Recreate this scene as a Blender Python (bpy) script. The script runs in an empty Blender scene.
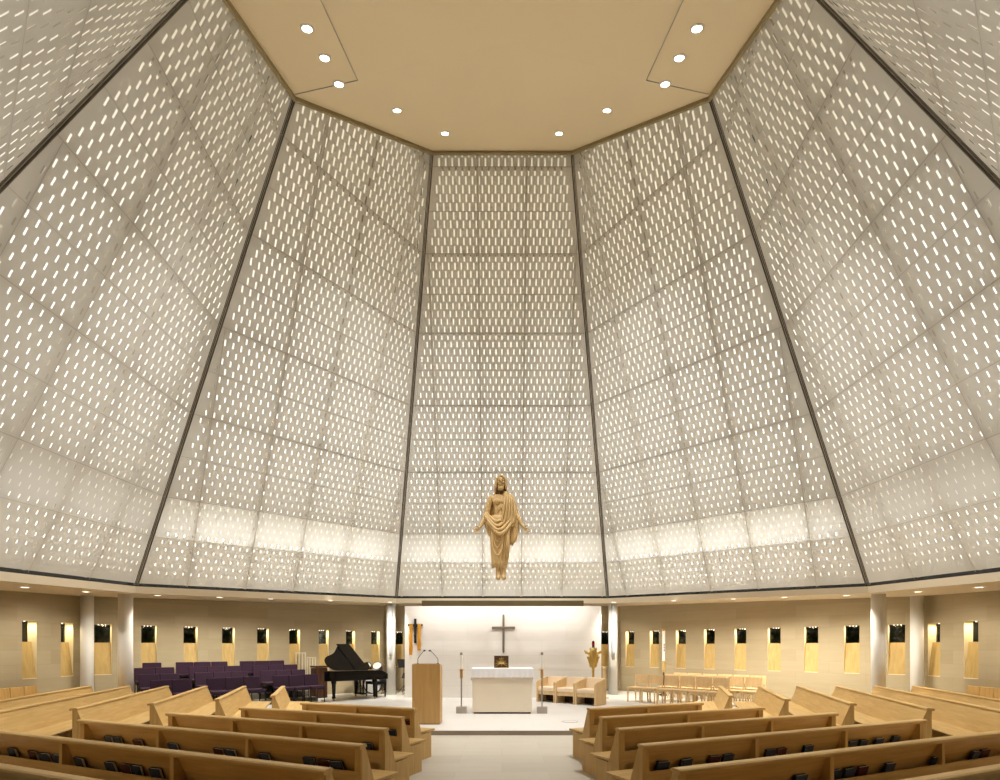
import bpy, bmesh, math, random
from math import sin, cos, pi, radians as R, sqrt
from mathutils import Vector, Matrix, Quaternion
random.seed(7)
scene = bpy.context.scene
COL = scene.collection
CAMZ = 1.6
PLAT = 0.085            # top of the altar platform
TILT = 0.042            # rise per metre of soffit and screen towards the altar

# light levels (watts, or watts per square metre for the cavity lamps)
CAV = 3.2; BAND = 13.; NICHE = 3.3; CEILW = 870; SOFW = 215; ALTARW = 31
CAVF = {0: 1.0, 1: 1.0, 2: .80, 3: .68}
SEGF = [2.15, 1.6, 1.08, .82, .74]
SEGC = [(1, .995, .96), (1, .99, .95), (1, .965, .89), (1, .92, .75), (1, .90, .69)]
BANDF = {0: 1.0, 1: 1.0, 2: .42, 3: .3}
# ------------------------------------------------------------------ materials
def srgb(r, g, b):
    f = lambda c: (c/255/12.92) if c/255 <= .04045 else ((c/255+.055)/1.055)**2.4
    return (f(r), f(g), f(b), 1)

def new_mat(name):
    m = bpy.data.materials.new(name); m.use_nodes = True
    nt = m.node_tree
    return m, nt, nt.nodes, nt.links, nt.nodes['Principled BSDF']

def plain(name, col, rough=.5, metal=0, spec=.5, var=.06, scale=6, coat=0):
    """one tone with a faint procedural variation"""
    m, nt, N, L, p = new_mat(name)
    tc = N.new('ShaderNodeTexCoord'); nz = N.new('ShaderNodeTexNoise')
    nz.inputs['Scale'].default_value = scale; nz.inputs['Detail'].default_value = 3
    L.new(tc.outputs['Object'], nz.inputs['Vector'])
    mx = N.new('ShaderNodeMix'); mx.data_type = 'RGBA'
    c = Vector(col[:3])
    mx.inputs[6].default_value = (*(c*(1-var)), 1)
    mx.inputs[7].default_value = (*[min(1, v*(1+var)) for v in c], 1)
    L.new(nz.outputs['Fac'], mx.inputs[0]); L.new(mx.outputs[2], p.inputs['Base Color'])
    p.inputs['Roughness'].default_value = rough; p.inputs['Metallic'].default_value = metal
    p.inputs['Specular IOR Level'].default_value = spec
    p.inputs['Coat Weight'].default_value = coat
    return m

def wood(name, ca, cb, stretch=(1.2, 16, 16), rough=.42, boards=0.0):
    m, nt, N, L, p = new_mat(name)
    tc = N.new('ShaderNodeTexCoord'); mp = N.new('ShaderNodeMapping')
    mp.inputs['Scale'].default_value = stretch
    L.new(tc.outputs['Object'], mp.inputs['Vector'])
    n1 = N.new('ShaderNodeTexNoise'); n1.inputs['Scale'].default_value = 1.6; n1.inputs['Detail'].default_value = 5
    n1.inputs['Distortion'].default_value = .6
    L.new(mp.outputs['Vector'], n1.inputs['Vector'])
    rp = N.new('ShaderNodeValToRGB'); e = rp.color_ramp.elements
    e[0].position = .32; e[0].color = ca; e[1].position = .68; e[1].color = cb
    L.new(n1.outputs['Fac'], rp.inputs['Fac'])
    n2 = N.new('ShaderNodeTexNoise'); n2.inputs['Scale'].default_value = 1.1; n2.inputs['Detail'].default_value = 1
    L.new(tc.outputs['Object'], n2.inputs['Vector'])
    mx = N.new('ShaderNodeMix'); mx.data_type = 'RGBA'; mx.blend_type = 'MULTIPLY'
    mx.inputs[7].default_value = (.86, .84, .8, 1)
    L.new(n2.outputs['Fac'], mx.inputs[0]); L.new(rp.outputs['Color'], mx.inputs[6])
    L.new(mx.outputs[2], p.inputs['Base Color'])
    p.inputs['Roughness'].default_value = rough; p.inputs['Specular IOR Level'].default_value = .35
    return m

def stone(name, ca, cb, brick, rough=.7, mortar=.006, wall=True, squash=.12):
    """coursed stone: brick grid with streaky tone"""
    m, nt, N, L, p = new_mat(name)
    tc = N.new('ShaderNodeTexCoord')
    bk = N.new('ShaderNodeTexBrick'); bk.inputs['Scale'].default_value = 1
    bk.inputs['Brick Width'].default_value = brick[0]; bk.inputs['Row Height'].default_value = brick[1]
    bk.inputs['Mortar Size'].default_value = mortar
    L.new(tc.outputs['UV' if wall else 'Object'], bk.inputs['Vector'])
    bk.inputs['Color1'].default_value = ca; bk.inputs['Color2'].default_value = cb
    bk.inputs['Mortar'].default_value = tuple(v*.86 for v in ca[:3])+(1,)
    mp = N.new('ShaderNodeMapping'); mp.inputs['Scale'].default_value = (1.1, 9, 1)
    L.new(tc.outputs['UV' if wall else 'Object'], mp.inputs['Vector'])
    nz = N.new('ShaderNodeTexNoise'); nz.inputs['Scale'].default_value = 1.3; nz.inputs['Detail'].default_value = 5
    L.new(mp.outputs['Vector'], nz.inputs['Vector'])
    mx = N.new('ShaderNodeMix'); mx.data_type = 'RGBA'; mx.blend_type = 'MULTIPLY'
    mx.inputs[7].default_value = (1-squash, 1-squash*1.15, 1-squash*1.5, 1)
    L.new(nz.outputs['Fac'], mx.inputs[0]); L.new(bk.outputs['Color'], mx.inputs[6])
    L.new(mx.outputs[2], p.inputs['Base Color'])
    p.inputs['Roughness'].default_value = rough; p.inputs['Specular IOR Level'].default_value = .3
    return m

def emit(name, col, strength):
    m, nt, N, L, p = new_mat(name)
    p.inputs['Base Color'].default_value = col
    p.inputs['Emission Color'].default_value = col; p.inputs['Emission Strength'].default_value = strength
    return m

def scrim(name, col, trans):
    """painted perforated sheet: mostly diffuse, a little light comes through"""
    m, nt, N, L, p = new_mat(name)
    N.remove(p); out = N['Material Output']
    tc = N.new('ShaderNodeTexCoord'); nz = N.new('ShaderNodeTexNoise'); nz.inputs['Scale'].default_value = .9
    L.new(tc.outputs['Object'], nz.inputs['Vector'])
    mx = N.new('ShaderNodeMix'); mx.data_type = 'RGBA'
    mx.inputs[6].default_value = tuple(c*.95 for c in col[:3])+(1,); mx.inputs[7].default_value = tuple(min(1, c*1.05) for c in col[:3])+(1,)
    L.new(nz.outputs['Fac'], mx.inputs[0])
    d = N.new('ShaderNodeBsdfDiffuse'); t = N.new('ShaderNodeBsdfTranslucent')
    g = N.new('ShaderNodeBsdfGlossy'); g.inputs['Roughness'].default_value = .45
    L.new(mx.outputs[2], d.inputs['Color']); t.inputs['Color'].default_value = (.86, .85, .82, 1)
    a = N.new('ShaderNodeMixShader'); a.inputs[0].default_value = trans
    L.new(d.outputs[0], a.inputs[1]); L.new(t.outputs[0], a.inputs[2])
    b = N.new('ShaderNodeMixShader'); b.inputs[0].default_value = .06
    L.new(a.outputs[0], b.inputs[1]); L.new(g.outputs[0], b.inputs[2])
    L.new(b.outputs[0], out.inputs['Surface'])
    return m

def thin_glass(name):
    m, nt, N, L, p = new_mat(name)
    N.remove(p); out = N['Material Output']
    t = N.new('ShaderNodeBsdfTransparent'); t.inputs['Color'].default_value = (.75, .8, .78, 1)
    g = N.new('ShaderNodeBsdfGlossy'); g.inputs['Roughness'].default_value = .02
    f = N.new('ShaderNodeFresnel'); f.inputs['IOR'].default_value = 1.5
    a = N.new('ShaderNodeMixShader'); L.new(f.outputs[0], a.inputs[0])
    L.new(t.outputs[0], a.inputs[1]); L.new(g.outputs[0], a.inputs[2]); L.new(a.outputs[0], out.inputs['Surface'])
    return m

OAK = wood('oak', (.60, .38, .135, 1), (.73, .50, .205, 1))
OAKV = wood('oak_vertical', (.60, .38, .135, 1), (.73, .50, .205, 1), (16, 16, 1.2))
LIGHTWOOD = wood('beech', (.74, .52, .265, 1), (.82, .61, .345, 1), (9, 9, 2))
AMBO = wood('ambo_veneer', (.60, .36, .13, 1), (.69, .44, .175, 1), (7, 7, .8))
SILLWOOD = wood('sill_veneer', (.52, .36, .13, 1), (.62, .45, .18, 1), (12, 12, 1))
STATUEWOOD = wood('limewood', (.62, .42, .18, 1), (.73, .52, .25, 1), (5, 5, 1.2), .55)
DARKWOOD = wood('walnut', (.055, .022, .01, 1), (.10, .042, .02, 1), (8, 8, 2))
STONEWALL = stone('banded_limestone', (.50, .425, .29, 1), (.45, .375, .245, 1), (1.6, .31), .75, .004)
WHITESTONE = stone('pale_limestone', (.80, .76, .71, 1), (.77, .725, .67, 1), (1.5, .46), .6, .004, squash=.06)
NAVEFLOOR = stone('nave_paving', (.68, .63, .55, 1), (.62, .57, .49, 1), (1.2, .5), .42, .005, wall=False, squash=.14)
ALTARFLOOR = stone('altar_paving', (.79, .765, .73, 1), (.76, .735, .70, 1), (1.2, .6), .38, .004, wall=False, squash=.06)
STEPSTONE = plain('step_stone', (.36, .30, .235, 1), .6)
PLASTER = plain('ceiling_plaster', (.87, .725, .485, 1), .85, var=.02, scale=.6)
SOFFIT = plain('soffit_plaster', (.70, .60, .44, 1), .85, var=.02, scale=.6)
COLUMNWHITE = plain('column_white', (.84, .82, .78, 1), .6, var=.02)
REVEAL = plain('reveal_plaster', (.86, .76, .52, 1), .7, var=.02)
SKIN = plain('outer_skin_white', (.85, .83, .78, 1), .9, var=.03, scale=1.5)
PANEL = scrim('perforated_metal', (.54, .515, .47, 1), .16)
JOINT = plain('joint_grey', (.42, .395, .355, 1), .7)
EDGETRIM = plain('edge_trim_bronze', (.13, .115, .09, 1), .45, .3)
GIRT = plain('girt_paint', (.46, .42, .34, 1), .7)
BLACK = plain('black_gap', (.006, .006, .006, 1), .8)
SHADEOLIVE = plain('recess_shade_olive', (.145, .105, .045, 1), .7)
TRIMOLIVE = plain('ceiling_trim_olive', (.34, .28, .15, 1), .7)
LAMP = emit('lamp_lens', (1, .97, .9, 1), 14)
LAMPLOW = emit('lamp_lens_soft', (1, .92, .78, 1), 3.2)
LAMPOFF = plain('lamp_unlit', (.06, .05, .04, 1), .4)
TRIMWHITE = plain('lamp_trim_white', (.8, .76, .68, 1), .5)
PURPLE = plain('purple_fabric', (.027, .0065, .024, 1), .9, var=.25, scale=40)
CHAIRMETAL = plain('dark_chair_metal', (.02, .017, .02, 1), .35, .6)
PIANO = plain('piano_lacquer', (.0035, .0035, .004, 1), .12, 0, .22)
BRASS = plain('brass', (.72, .46, .12, 1), .28, 1)
GOLDGILT = plain('gilding', (.62, .43, .13, 1), .3, .9)
IVORY = plain('ivory_keys', (.85, .82, .74, 1), .3)
SPRUCE = plain('soundboard_spruce', (.55, .30, .09, 1), .4)
WHITECLOTH = plain('white_linen', (.90, .90, .93, 1), .85, var=.02)
LACE = plain('lace_linen', (.70, .56, .44, 1), .9)
ALTARSTONE = plain('altar_stone', (.92, .82, .66, 1), .6, var=.03, scale=3)
GREYSTONE = plain('grey_stone', (.47, .41, .36, 1), .6)
SPEAKERCLOTH = plain('speaker_cloth', (.40, .43, .48, 1), .8, scale=90, var=.15)
WAX = plain('wax', (.92, .90, .86, 1), .5, var=.01)
STEEL = plain('brushed_steel', (.42, .39, .35, 1), .35, .9)
CROSSMETAL = plain('bronze_cross', (.24, .20, .15, 1), .4, .5)
BRONZE = plain('bronze_relief', (.115, .062, .022, 1), .45, .4)
EBONY = plain('ebony', (.008, .007, .007, 1), .4)
ORANGECLOTH = plain('orange_gold_cloth', (.62, .28, .022, 1), .8, var=.25, scale=26)
CUSHION = plain('cream_upholstery', (.85, .68, .48, 1), .9)
RUBY = plain('ruby_glass', (.22, .004, .008, 1), .15)
SPEAKERGREY = plain('speaker_grey', (.36, .38, .42, 1), .5)
DRUMHEAD = plain('drum_head', (.62, .62, .61, 1), .5)
NAVY = plain('navy_cloth', (.035, .048, .095, 1), .6, var=.12, scale=20)
MAROON = plain('maroon_cloth', (.075, .010, .014, 1), .55, var=.12, scale=20)
PAGES = plain('page_edges', (.62, .58, .50, 1), .8, var=.08, scale=60)
CARPET = plain('riser_carpet', (.16, .14, .11, 1), .95)
GLASS = thin_glass('window_glass')
LEAF = plain('night_leaves', (.055, .075, .018, 1), .7, var=.9, scale=22)
PALEPOST = plain('pale_rail_paint', (.78, .70, .54, 1), .5)
MICBLACK = plain('microphone_black', (.012, .012, .012, 1), .5)

# ------------------------------------------------------------------ mesh builder
class MB:
    def __init__(s): s.bm = bmesh.new()
    def face(s, pts):
        vs = [s.bm.verts.new(Vector(p)) for p in pts]
        try: return s.bm.faces.new(vs)
        except ValueError: return None
    def box(s, c, d, rot=None):
        m = Matrix.Translation(Vector(c))
        if rot is not None: m = m @ rot.to_4x4()
        m = m @ Matrix.Diagonal((d[0], d[1], d[2], 1))
        bmesh.ops.create_cube(s.bm, size=1, matrix=m); return s
    def prism(s, poly, x0, x1, axis='x'):
        """poly in the two other axes, extruded along axis"""
        f = {'x': lambda a, b, t: (t, a, b), 'y': lambda a, b, t: (a, t, b), 'z': lambda a, b, t: (a, b, t)}[axis]
        A = [s.bm.verts.new(f(a, b, x0)) for a, b in poly]; B = [s.bm.verts.new(f(a, b, x1)) for a, b in poly]
        n = len(poly)
        s.bm.faces.new(A); s.bm.faces.new(B[::-1])
        for i in range(n): s.bm.faces.new((A[i], B[i], B[(i+1) % n], A[(i+1) % n]))
        return s
    def tube(s, pts, r, n=8, caps=True):
        pts = [Vector(p) for p in pts]; k = len(pts)
        rs = r if isinstance(r, (list, tuple)) else [r]*k
        rings = []; up = None
        for i, p in enumerate(pts):
            t = (pts[min(i+1, k-1)]-pts[max(i-1, 0)]).normalized()
            if up is None: up = Vector((0, 0, 1)) if abs(t.z) < .9 else Vector((1, 0, 0))
            a = t.cross(up)
            if a.length < 1e-4: a = t.cross(Vector((0, 1, 0)))
            a.normalize(); b = a.cross(t).normalized(); up = b
            rings.append([s.bm.verts.new(p+(a*cos(2*pi*j/n)+b*sin(2*pi*j/n))*rs[i]) for j in range(n)])
        for i in range(k-1):
            for j in range(n): s.bm.faces.new((rings[i][j], rings[i][(j+1) % n], rings[i+1][(j+1) % n], rings[i+1][j]))
        if caps: s.bm.faces.new(rings[0][::-1]); s.bm.faces.new(rings[-1])
        return s
    def lathe(s, prof, c=(0, 0, 0), n=24, m=None, caps=True):
        c = Vector(c); rings = []
        for r, z in prof:
            ring = []
            for j in range(n):
                v = Vector((r*cos(2*pi*j/n), r*sin(2*pi*j/n), z))
                if m is not None: v = m @ v
                ring.append(s.bm.verts.new(c+v))
            rings.append(ring)
        for i in range(len(rings)-1):
            for j in range(n): s.bm.faces.new((rings[i][j], rings[i][(j+1) % n], rings[i+1][(j+1) % n], rings[i+1][j]))
        if caps: s.bm.faces.new(rings[0][::-1]); s.bm.faces.new(rings[-1])
        return s
    def ball(s, c, r, seg=16, rings=10, rot=None):
        if not isinstance(r, (tuple, list)): r = (r, r, r)
        m = Matrix.Translation(Vector(c))
        if rot is not None: m = m @ rot.to_4x4()
        bmesh.ops.create_uvsphere(s.bm, u_segments=seg, v_segments=rings, radius=1, matrix=m @ Matrix.Diagonal((*r, 1))); return s
    def build(s, name, mat, parent=None, smooth=False, bevel=0, fix=True, uv=None):
        if fix: bmesh.ops.recalc_face_normals(s.bm, faces=s.bm.faces)
        if uv is not None:
            lay = s.bm.loops.layers.uv.new('UVMap')
            for f in s.bm.faces:
                for l in f.loops: l[lay].uv = uv(l.vert.co)
        me = bpy.data.meshes.new(name); s.bm.to_mesh(me); s.bm.free()
        if smooth:
            for p in me.polygons: p.use_smooth = True
        me.materials.append(mat)
        o = bpy.data.objects.new(name, me); COL.objects.link(o)
        if parent is not None: o.parent = parent
        if bevel:
            b = o.modifiers.new('Bevel', 'BEVEL'); b.width = bevel; b.segments = 2; b.limit_method = 'ANGLE'
        return o

def thing(name, label, cat, loc=(0, 0, 0), rz=0, group=None):
    o = bpy.data.objects.new(name, None); o.empty_display_size = .1; COL.objects.link(o)
    o.location = loc; o.rotation_euler = (0, 0, rz)
    return tag(o, label, cat, group)
def tag(o, label, cat, group=None):
    o['label'] = label; o['category'] = cat
    if group: o['group'] = group
    return o
def struct(o): o['kind'] = 'structure'; return o
KIDS = {}
def dup(root, loc, rz, label, group=None, pick=None):
    r = root.copy(); COL.objects.link(r); r.location = loc; r.rotation_euler = (0, 0, rz); r['label'] = label
    if group: r['group'] = group
    if root not in KIDS: KIDS[root] = [(c, [g for g in c.children]) for c in root.children]
    for ch, gs in KIDS[root]:
        c = ch.copy(); COL.objects.link(c); c.parent = r
        for g in gs:
            d = g.copy(); COL.objects.link(d); d.parent = c
    return r
ORD = ['first', 'second', 'third', 'fourth', 'fifth', 'sixth', 'seventh', 'eighth', 'ninth', 'tenth', 'eleventh', 'twelfth', 'thirteenth', 'fourteenth', 'fifteenth']

def area(name, loc, direction, sx, sy, power, col=(1, .93, .8), spread=pi):
    l = bpy.data.lights.new(name, 'AREA'); l.shape = 'RECTANGLE'; l.size = sx; l.size_y = sy
    l.energy = power; l.color = col; l.spread = spread
    o = bpy.data.objects.new(name, l); COL.objects.link(o); o.location = loc
    o.rotation_euler = Vector(direction).to_track_quat('-Z', 'Y').to_euler(); return o
def area_m(name, center, xdir, ydir, sx, sy, power, col):
    """area light with its own axes (it shines along -(x cross y))"""
    l = bpy.data.lights.new(name, 'AREA'); l.shape = 'RECTANGLE'; l.size = sx; l.size_y = sy
    l.energy = power; l.color = col
    x = Vector(xdir).normalized(); z = x.cross(Vector(ydir)).normalized(); y = z.cross(x)
    m = Matrix((x, y, z)).transposed().to_4x4(); m.translation = Vector(center)
    o = bpy.data.objects.new(name, l); COL.objects.link(o); o.matrix_world = m; return o
def spot(name, loc, target, power, size, blend=.6, col=(1, .985, .955), rad=.06):
    l = bpy.data.lights.new(name, 'SPOT'); l.energy = power; l.spot_size = R(size); l.spot_blend = blend
    l.color = col; l.shadow_soft_size = rad
    o = bpy.data.objects.new(name, l); COL.objects.link(o); o.location = loc
    o.rotation_euler = (Vector(target)-Vector(loc)).to_track_quat('-Z', 'Y').to_euler(); return o

# ================================================================== SETTING
# inner octagon (foot of the screen) and ceiling octagon, both as seen in plan; h is height over the tilted datum
def zh(h, y): return h + TILT*(y-15.83) + CAMZ
RIM = 1.6
VP = [(3.32, 15.83), (8.09, 11.14), (8.07, 4.85), (3.31, -.17)]
TP = [(1.69, 12.10, 12.07), (3.97, 9.59, 10.74), (4.10, 7.00, 9.74), (1.70, 4.6, 8.72)]
def edge(i, sgn, h):
    """point of screen edge i (0..3) on side sgn at height h"""
    t = (h-RIM)/(TP[i][2]-RIM)
    x = VP[i][0]+(TP[i][0]-VP[i][0])*t; y = VP[i][1]+(TP[i][1]-VP[i][1])*t
    return Vector((sgn*x, y, zh(h, y)))
DH = .16667; H0 = 2.63; PITCH = .16
def face_fn(kind, sgn):
    """functions giving the two edges of a face, left to right seen from inside"""
    if kind == 0: return (lambda h: edge(0, -1, h)), (lambda h: edge(0, 1, h))
    a, b = kind-1, kind
    if sgn < 0: return (lambda h: edge(b, -1, h)), (lambda h: edge(a, -1, h))
    return (lambda h: edge(a, 1, h)), (lambda h: edge(b, 1, h))
PHASE = {0: 0, 1: .48, 2: 0, 3: 0}
NAMES = {(0, 1): 'wall_back', (1, -1): 'wall_back_left', (1, 1): 'wall_back_right', (2, -1): 'wall_left', (2, 1): 'wall_right',
         (3, -1): 'wall_front_left', (3, 1): 'wall_front_right'}
def make_face(kind, sgn):
    Lf, Rf = face_fn(kind, sgn)
    ref_d = (Rf(RIM)-Lf(RIM)).normalized()
    def frame(h):
        l, r = Lf(h), Rf(h); w = (r-l); return (l+r)/2, w.normalized(), w.length/2
    def P(u, h):
        m, d, w = frame(h); return m+d*u
    htop = max(TP[max(kind-1, 0)][2], TP[kind][2])+.35
    mb = MB(); bm = mb.bm
    cache = {}
    def V(u, h):
        k = (round(u, 5), round(h, 5))
        if k not in cache: cache[k] = bm.verts.new(P(u, h))
        return cache[k]
    ph = PHASE[kind]*(-1 if sgn < 0 else 1)
    def quad(*q):
        try: bm.faces.new([V(*p) for p in q])
        except ValueError: pass
    j = -6
    hs = RIM
    rows = []
    while True:
        h0 = H0+j*DH; h1 = h0+DH
        if h0 > htop: break
        if h1 > RIM+.02: rows.append((j, max(h0, RIM), h1))
        j += 1
    for j, h0, h1 in rows:
        w0, w1 = frame(h0)[2], frame(h1)[2]
        wm = min(w0, w1)-.06
        t = ((h0+h1)/2-RIM)/10.4
        hole = j >= -5
        off = ph+(PITCH/2 if j % 2 else 0)
        i0 = math.ceil((-wm-off)/PITCH+.5); i1 = math.floor((wm-off)/PITCH-.5)
        if not hole or i1 < i0:
            quad((-w0, h0), (w0, h0), (w1, h1), (-w1, h1)); continue
        ul, ur = off+(i0-.5)*PITCH, off+(i1+.5)*PITCH
        quad((-w0, h0), (ul, h0), (ul, h1), (-w1, h1)); quad((ur, h0), (w0, h0), (w1, h1), (ur, h1))
        fh = min(.93, .32+.64*t); sw = PITCH*(.07+.19*t)/2; hc = (h0+h1)/2; sh = (h1-h0)*fh/2
        for i in range(i0, i1+1):
            u = off+i*PITCH; a, b = u-PITCH/2, u+PITCH/2
            quad((a, h0), (b, h0), (u+sw, hc-sh), (u-sw, hc-sh))
            quad((u-sw, hc+sh), (u+sw, hc+sh), (b, h1), (a, h1))
            quad((a, h0), (u-sw, hc-sh), (u-sw, hc+sh), (a, h1))
            quad((u+sw, hc-sh), (b, h0), (b, h1), (u+sw, hc+sh))
    o = struct(mb.build(NAMES[(kind, sgn)], PANEL))
    # outward normal
    m0, d0, _ = frame(RIM); m1, _, _ = frame(htop)
    nrm = d0.cross(m1-m0).normalized()
    ctr = Vector((0, 7.8, m0.z+3))
    if nrm.dot(m0-ctr) < 0: nrm = -nrm
    inn = -nrm
    # thin joints on the room side, girts and mullions behind
    jb = MB(); gb = MB()
    k = 0
    while H0+k*5*DH < htop:
        h = H0+k*5*DH; m, d, w = frame(h); up = (P(0, h+.1)-P(0, h)).normalized()
        th = .006 if k % 2 else .004
        a, b = P(-w, h)+inn*.004, P(w, h)+inn*.004
        jb.face((a-up*th, b-up*th, b+up*th, a+up*th))
        if k % 2:
            mid = (a+b)/2+nrm*.10
            rot = Matrix((d, nrm, up)).transposed()
            gb.box(mid, (2*w, .05, .06), rot)
        k += 1
    us = [.6, 1.88, 3.16, 4.44]
    for u in [x*s for x in us for s in (-1, 1)]:
        u += ph
        pts = []; h = RIM
        while h < htop:
            if abs(u) < frame(h)[2]-.06: pts.append(h)
            h += .4
        if len(pts) < 2: continue
        ha, hb = pts[0], pts[-1]
        # extend to where it meets the edge
        a, b = P(u, ha), P(u, hb); d = frame((ha+hb)/2)[1]; up = (b-a).normalized()
        jb.face([q+inn*.004 for q in (a-d*.004, a+d*.004, b+d*.004, b-d*.004)])
        rot = Matrix((d, nrm, up)).transposed()
        gb.box((a+b)/2+nrm*.10, (.06, .05, (b-a).length), rot)
    jo = jb.build('joint', JOINT, o, fix=False); go = gb.build('mullion', GIRT, o)
    # outer skin of the cavity
    sk = MB(); D = .75
    wb, wt = frame(RIM)[2]+.35, frame(htop)[2]+.35
    def Q(u, h, out): return P(u, h)+nrm*out
    n = 6
    ht2 = htop+1.6
    for q in range(n):
        ha = RIM-.1+(ht2-RIM+.1)*q/n; hb = RIM-.1+(ht2-RIM+.1)*(q+1)/n
        wa, wc = frame(ha)[2]+.30, frame(hb)[2]+.30
        sk.face((Q(-wa, ha, D), Q(wa, ha, D), Q(wc, hb, D), Q(-wc, hb, D)))
    struct(sk.build(NAMES[(kind, sgn)]+'_skin', SKIN))
    # unseen ledges added round the lamp compartment to cut its glow off sharply
    lb = MB()
    for h in (H0, H0+5*DH):
        w = frame(h)[2]
        lb.face((Q(-w, h, .02), Q(w, h, .02), Q(w+.25, h, D), Q(-w-.25, h, D)))
    lb.build('cutoff_ledge', SKIN, o)
    # lamps in the cavity: a wash on the skin and a strip in the compartment
    hm = (H0+5*DH+htop)/2; m, d, w = frame(hm); up = (P(0, hm+.1)-P(0, hm)).normalized()
    LH = (P(0, htop)-P(0, H0+5*DH)).length
    def lit(name, h, hh, out, facing, power, col, wf=1.0):
        m, d, w = frame(h)
        x = d; y = up
        z = x.cross(y)
        if z.dot(facing) > 0: x = -x
        area_m(name, m+nrm*out, x, y, 2*w*wf, hh, power, col)
    segs = 5
    for s in range(segs):
        h = H0+5*DH+(htop-H0-5*DH)*(s+.5)/segs; wseg = frame(h)[2]
        lit('cavity_wash', h, LH/segs*.98, .16, nrm, CAV*2*wseg*LH/segs*CAVF[kind]*SEGF[s], SEGC[s])
    hb = H0+2.5*DH
    lit('band_strip', hb-.20, .30, D-.10, inn, BAND*2*frame(hb)[2]*BANDF[kind], (1, .985, .93), .96)
    hl = (RIM+H0)/2; lit('foot_wash', hl, .8, .16, nrm, CAV*4.6*2*frame(hl)[2]*CAVF[kind], (1, .985, .94), .98)
    return o
for kk, ss in NAMES: make_face(kk, ss)

# plain rear face of the screen, behind the camera, made dark to cut bounced light
mb = MB(); mb.face((edge(3, -1, RIM), edge(3, 1, RIM), edge(3, 1, 9.1), edge(3, -1, 9.1)))
struct(mb.build('wall_front', DARKWOOD))

# dark metal trims down the folds of the screen
tn = 1
for i in range(4):
    for s in (-1, 1):
        mb = MB(); hT = TP[i][2]+.1
        a, b = edge(i, s, RIM), edge(i, s, hT)
        out = Vector((a.x, a.y-7.83, 0)).normalized()
        side = (b-a).normalized().cross(out).normalized()
        for off in (-.036, .036):
            mb.tube([a+side*off-out*.012, b+side*off-out*.012], .015, 6)
        mb.tube([a+out*.03, b+out*.03], .036, 6)
        struct(mb.build('trim_%d' % tn, EDGETRIM)); tn += 1

# ceiling: sloping octagon
ring = [Vector((s*x, y, zh(h, y))) for s, order in ((-1, (0, 1, 2, 3)), (1, (3, 2, 1, 0))) for x, y, h in [TP[i] for i in order]]
cc = sum(ring, Vector())/8
mb = MB(); big = [cc+(p-cc)*1.03 for p in ring]
for i in range(8): mb.face((cc, big[i], big[(i+1) % 8]))
ceiling = struct(mb.build('ceiling', PLASTER, fix=False))
for i in range(8):
    a, b = cc+(ring[i]-cc)*.992, cc+(ring[(i+1) % 8]-cc)*.992
    if max(a.y, b.y) < 6: continue
    mb = MB(); d = (b-a).normalized(); n = Vector((d.y, -d.x, 0)).normalized(); up = n.cross(d)
    mb.box((a+b)/2-Vector((0, 0, .035)), ((b-a).length, .05, .085), Matrix((d, n, up)).transposed())
    struct(mb.build('trim_%d' % tn, TRIMOLIVE)); tn += 1
def ceil_z(x, y):
    best = None
    for i in range(8):
        a, b = big[i], big[(i+1) % 8]
        d = (a.x-cc.x)*(b.y-cc.y)-(b.x-cc.x)*(a.y-cc.y)
        u = ((x-cc.x)*(b.y-cc.y)-(b.x-cc.x)*(y-cc.y))/d; v = ((a.x-cc.x)*(y-cc.y)-(x-cc.x)*(a.y-cc.y))/d
        if u >= -1e-6 and v >= -1e-6: return cc.z+u*(a.z-cc.z)+v*(b.z-cc.z)
    return cc.z
mb = MB()
for s in (-1, 1):
    p = [Vector((s*x, y, ceil_z(s*x, y)-.006)) for x, y in ((2.62, 9.15), (2.70, 6.2))]+[Vector((s*3.9, 9.5, ceil_z(s*3.9, 9.5)-.006))]
    mb.tube([p[0], p[1]], .008, 4); mb.tube([p[0], p[2]], .008, 4)
mb.build('joint', JOINT, ceiling)

# soffit over the side aisles
OUT = [(4.22, 18.03), (10.2, 12.2), (10.2, 3.6), (4.22, -2.37)]
def zs(y): return 1.41+TILT*(y-15.83)+CAMZ
inner = [(-VP[i][0], VP[i][1]) for i in (0, 1, 2, 3)]+[(VP[i][0], VP[i][1]) for i in (3, 2, 1, 0)]
outer = [(-OUT[i][0], OUT[i][1]) for i in (0, 1, 2, 3)]+[(OUT[i][0], OUT[i][1]) for i in (3, 2, 1, 0)]
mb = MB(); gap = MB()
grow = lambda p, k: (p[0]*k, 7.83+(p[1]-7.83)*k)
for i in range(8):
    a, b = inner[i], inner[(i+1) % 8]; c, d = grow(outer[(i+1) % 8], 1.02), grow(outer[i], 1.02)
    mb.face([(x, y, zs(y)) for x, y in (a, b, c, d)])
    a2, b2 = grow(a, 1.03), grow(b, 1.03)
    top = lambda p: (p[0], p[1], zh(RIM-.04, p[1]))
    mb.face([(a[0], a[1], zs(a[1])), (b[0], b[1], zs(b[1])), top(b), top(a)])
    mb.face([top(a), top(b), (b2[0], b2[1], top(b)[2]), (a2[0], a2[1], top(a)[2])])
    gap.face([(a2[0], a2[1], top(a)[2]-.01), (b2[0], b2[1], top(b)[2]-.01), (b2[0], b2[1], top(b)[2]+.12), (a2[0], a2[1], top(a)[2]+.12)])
struct(mb.build('ceiling_soffit', SOFFIT, fix=False)); struct(gap.build('trim_%d' % tn, BLACK, fix=False)); tn += 1

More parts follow.
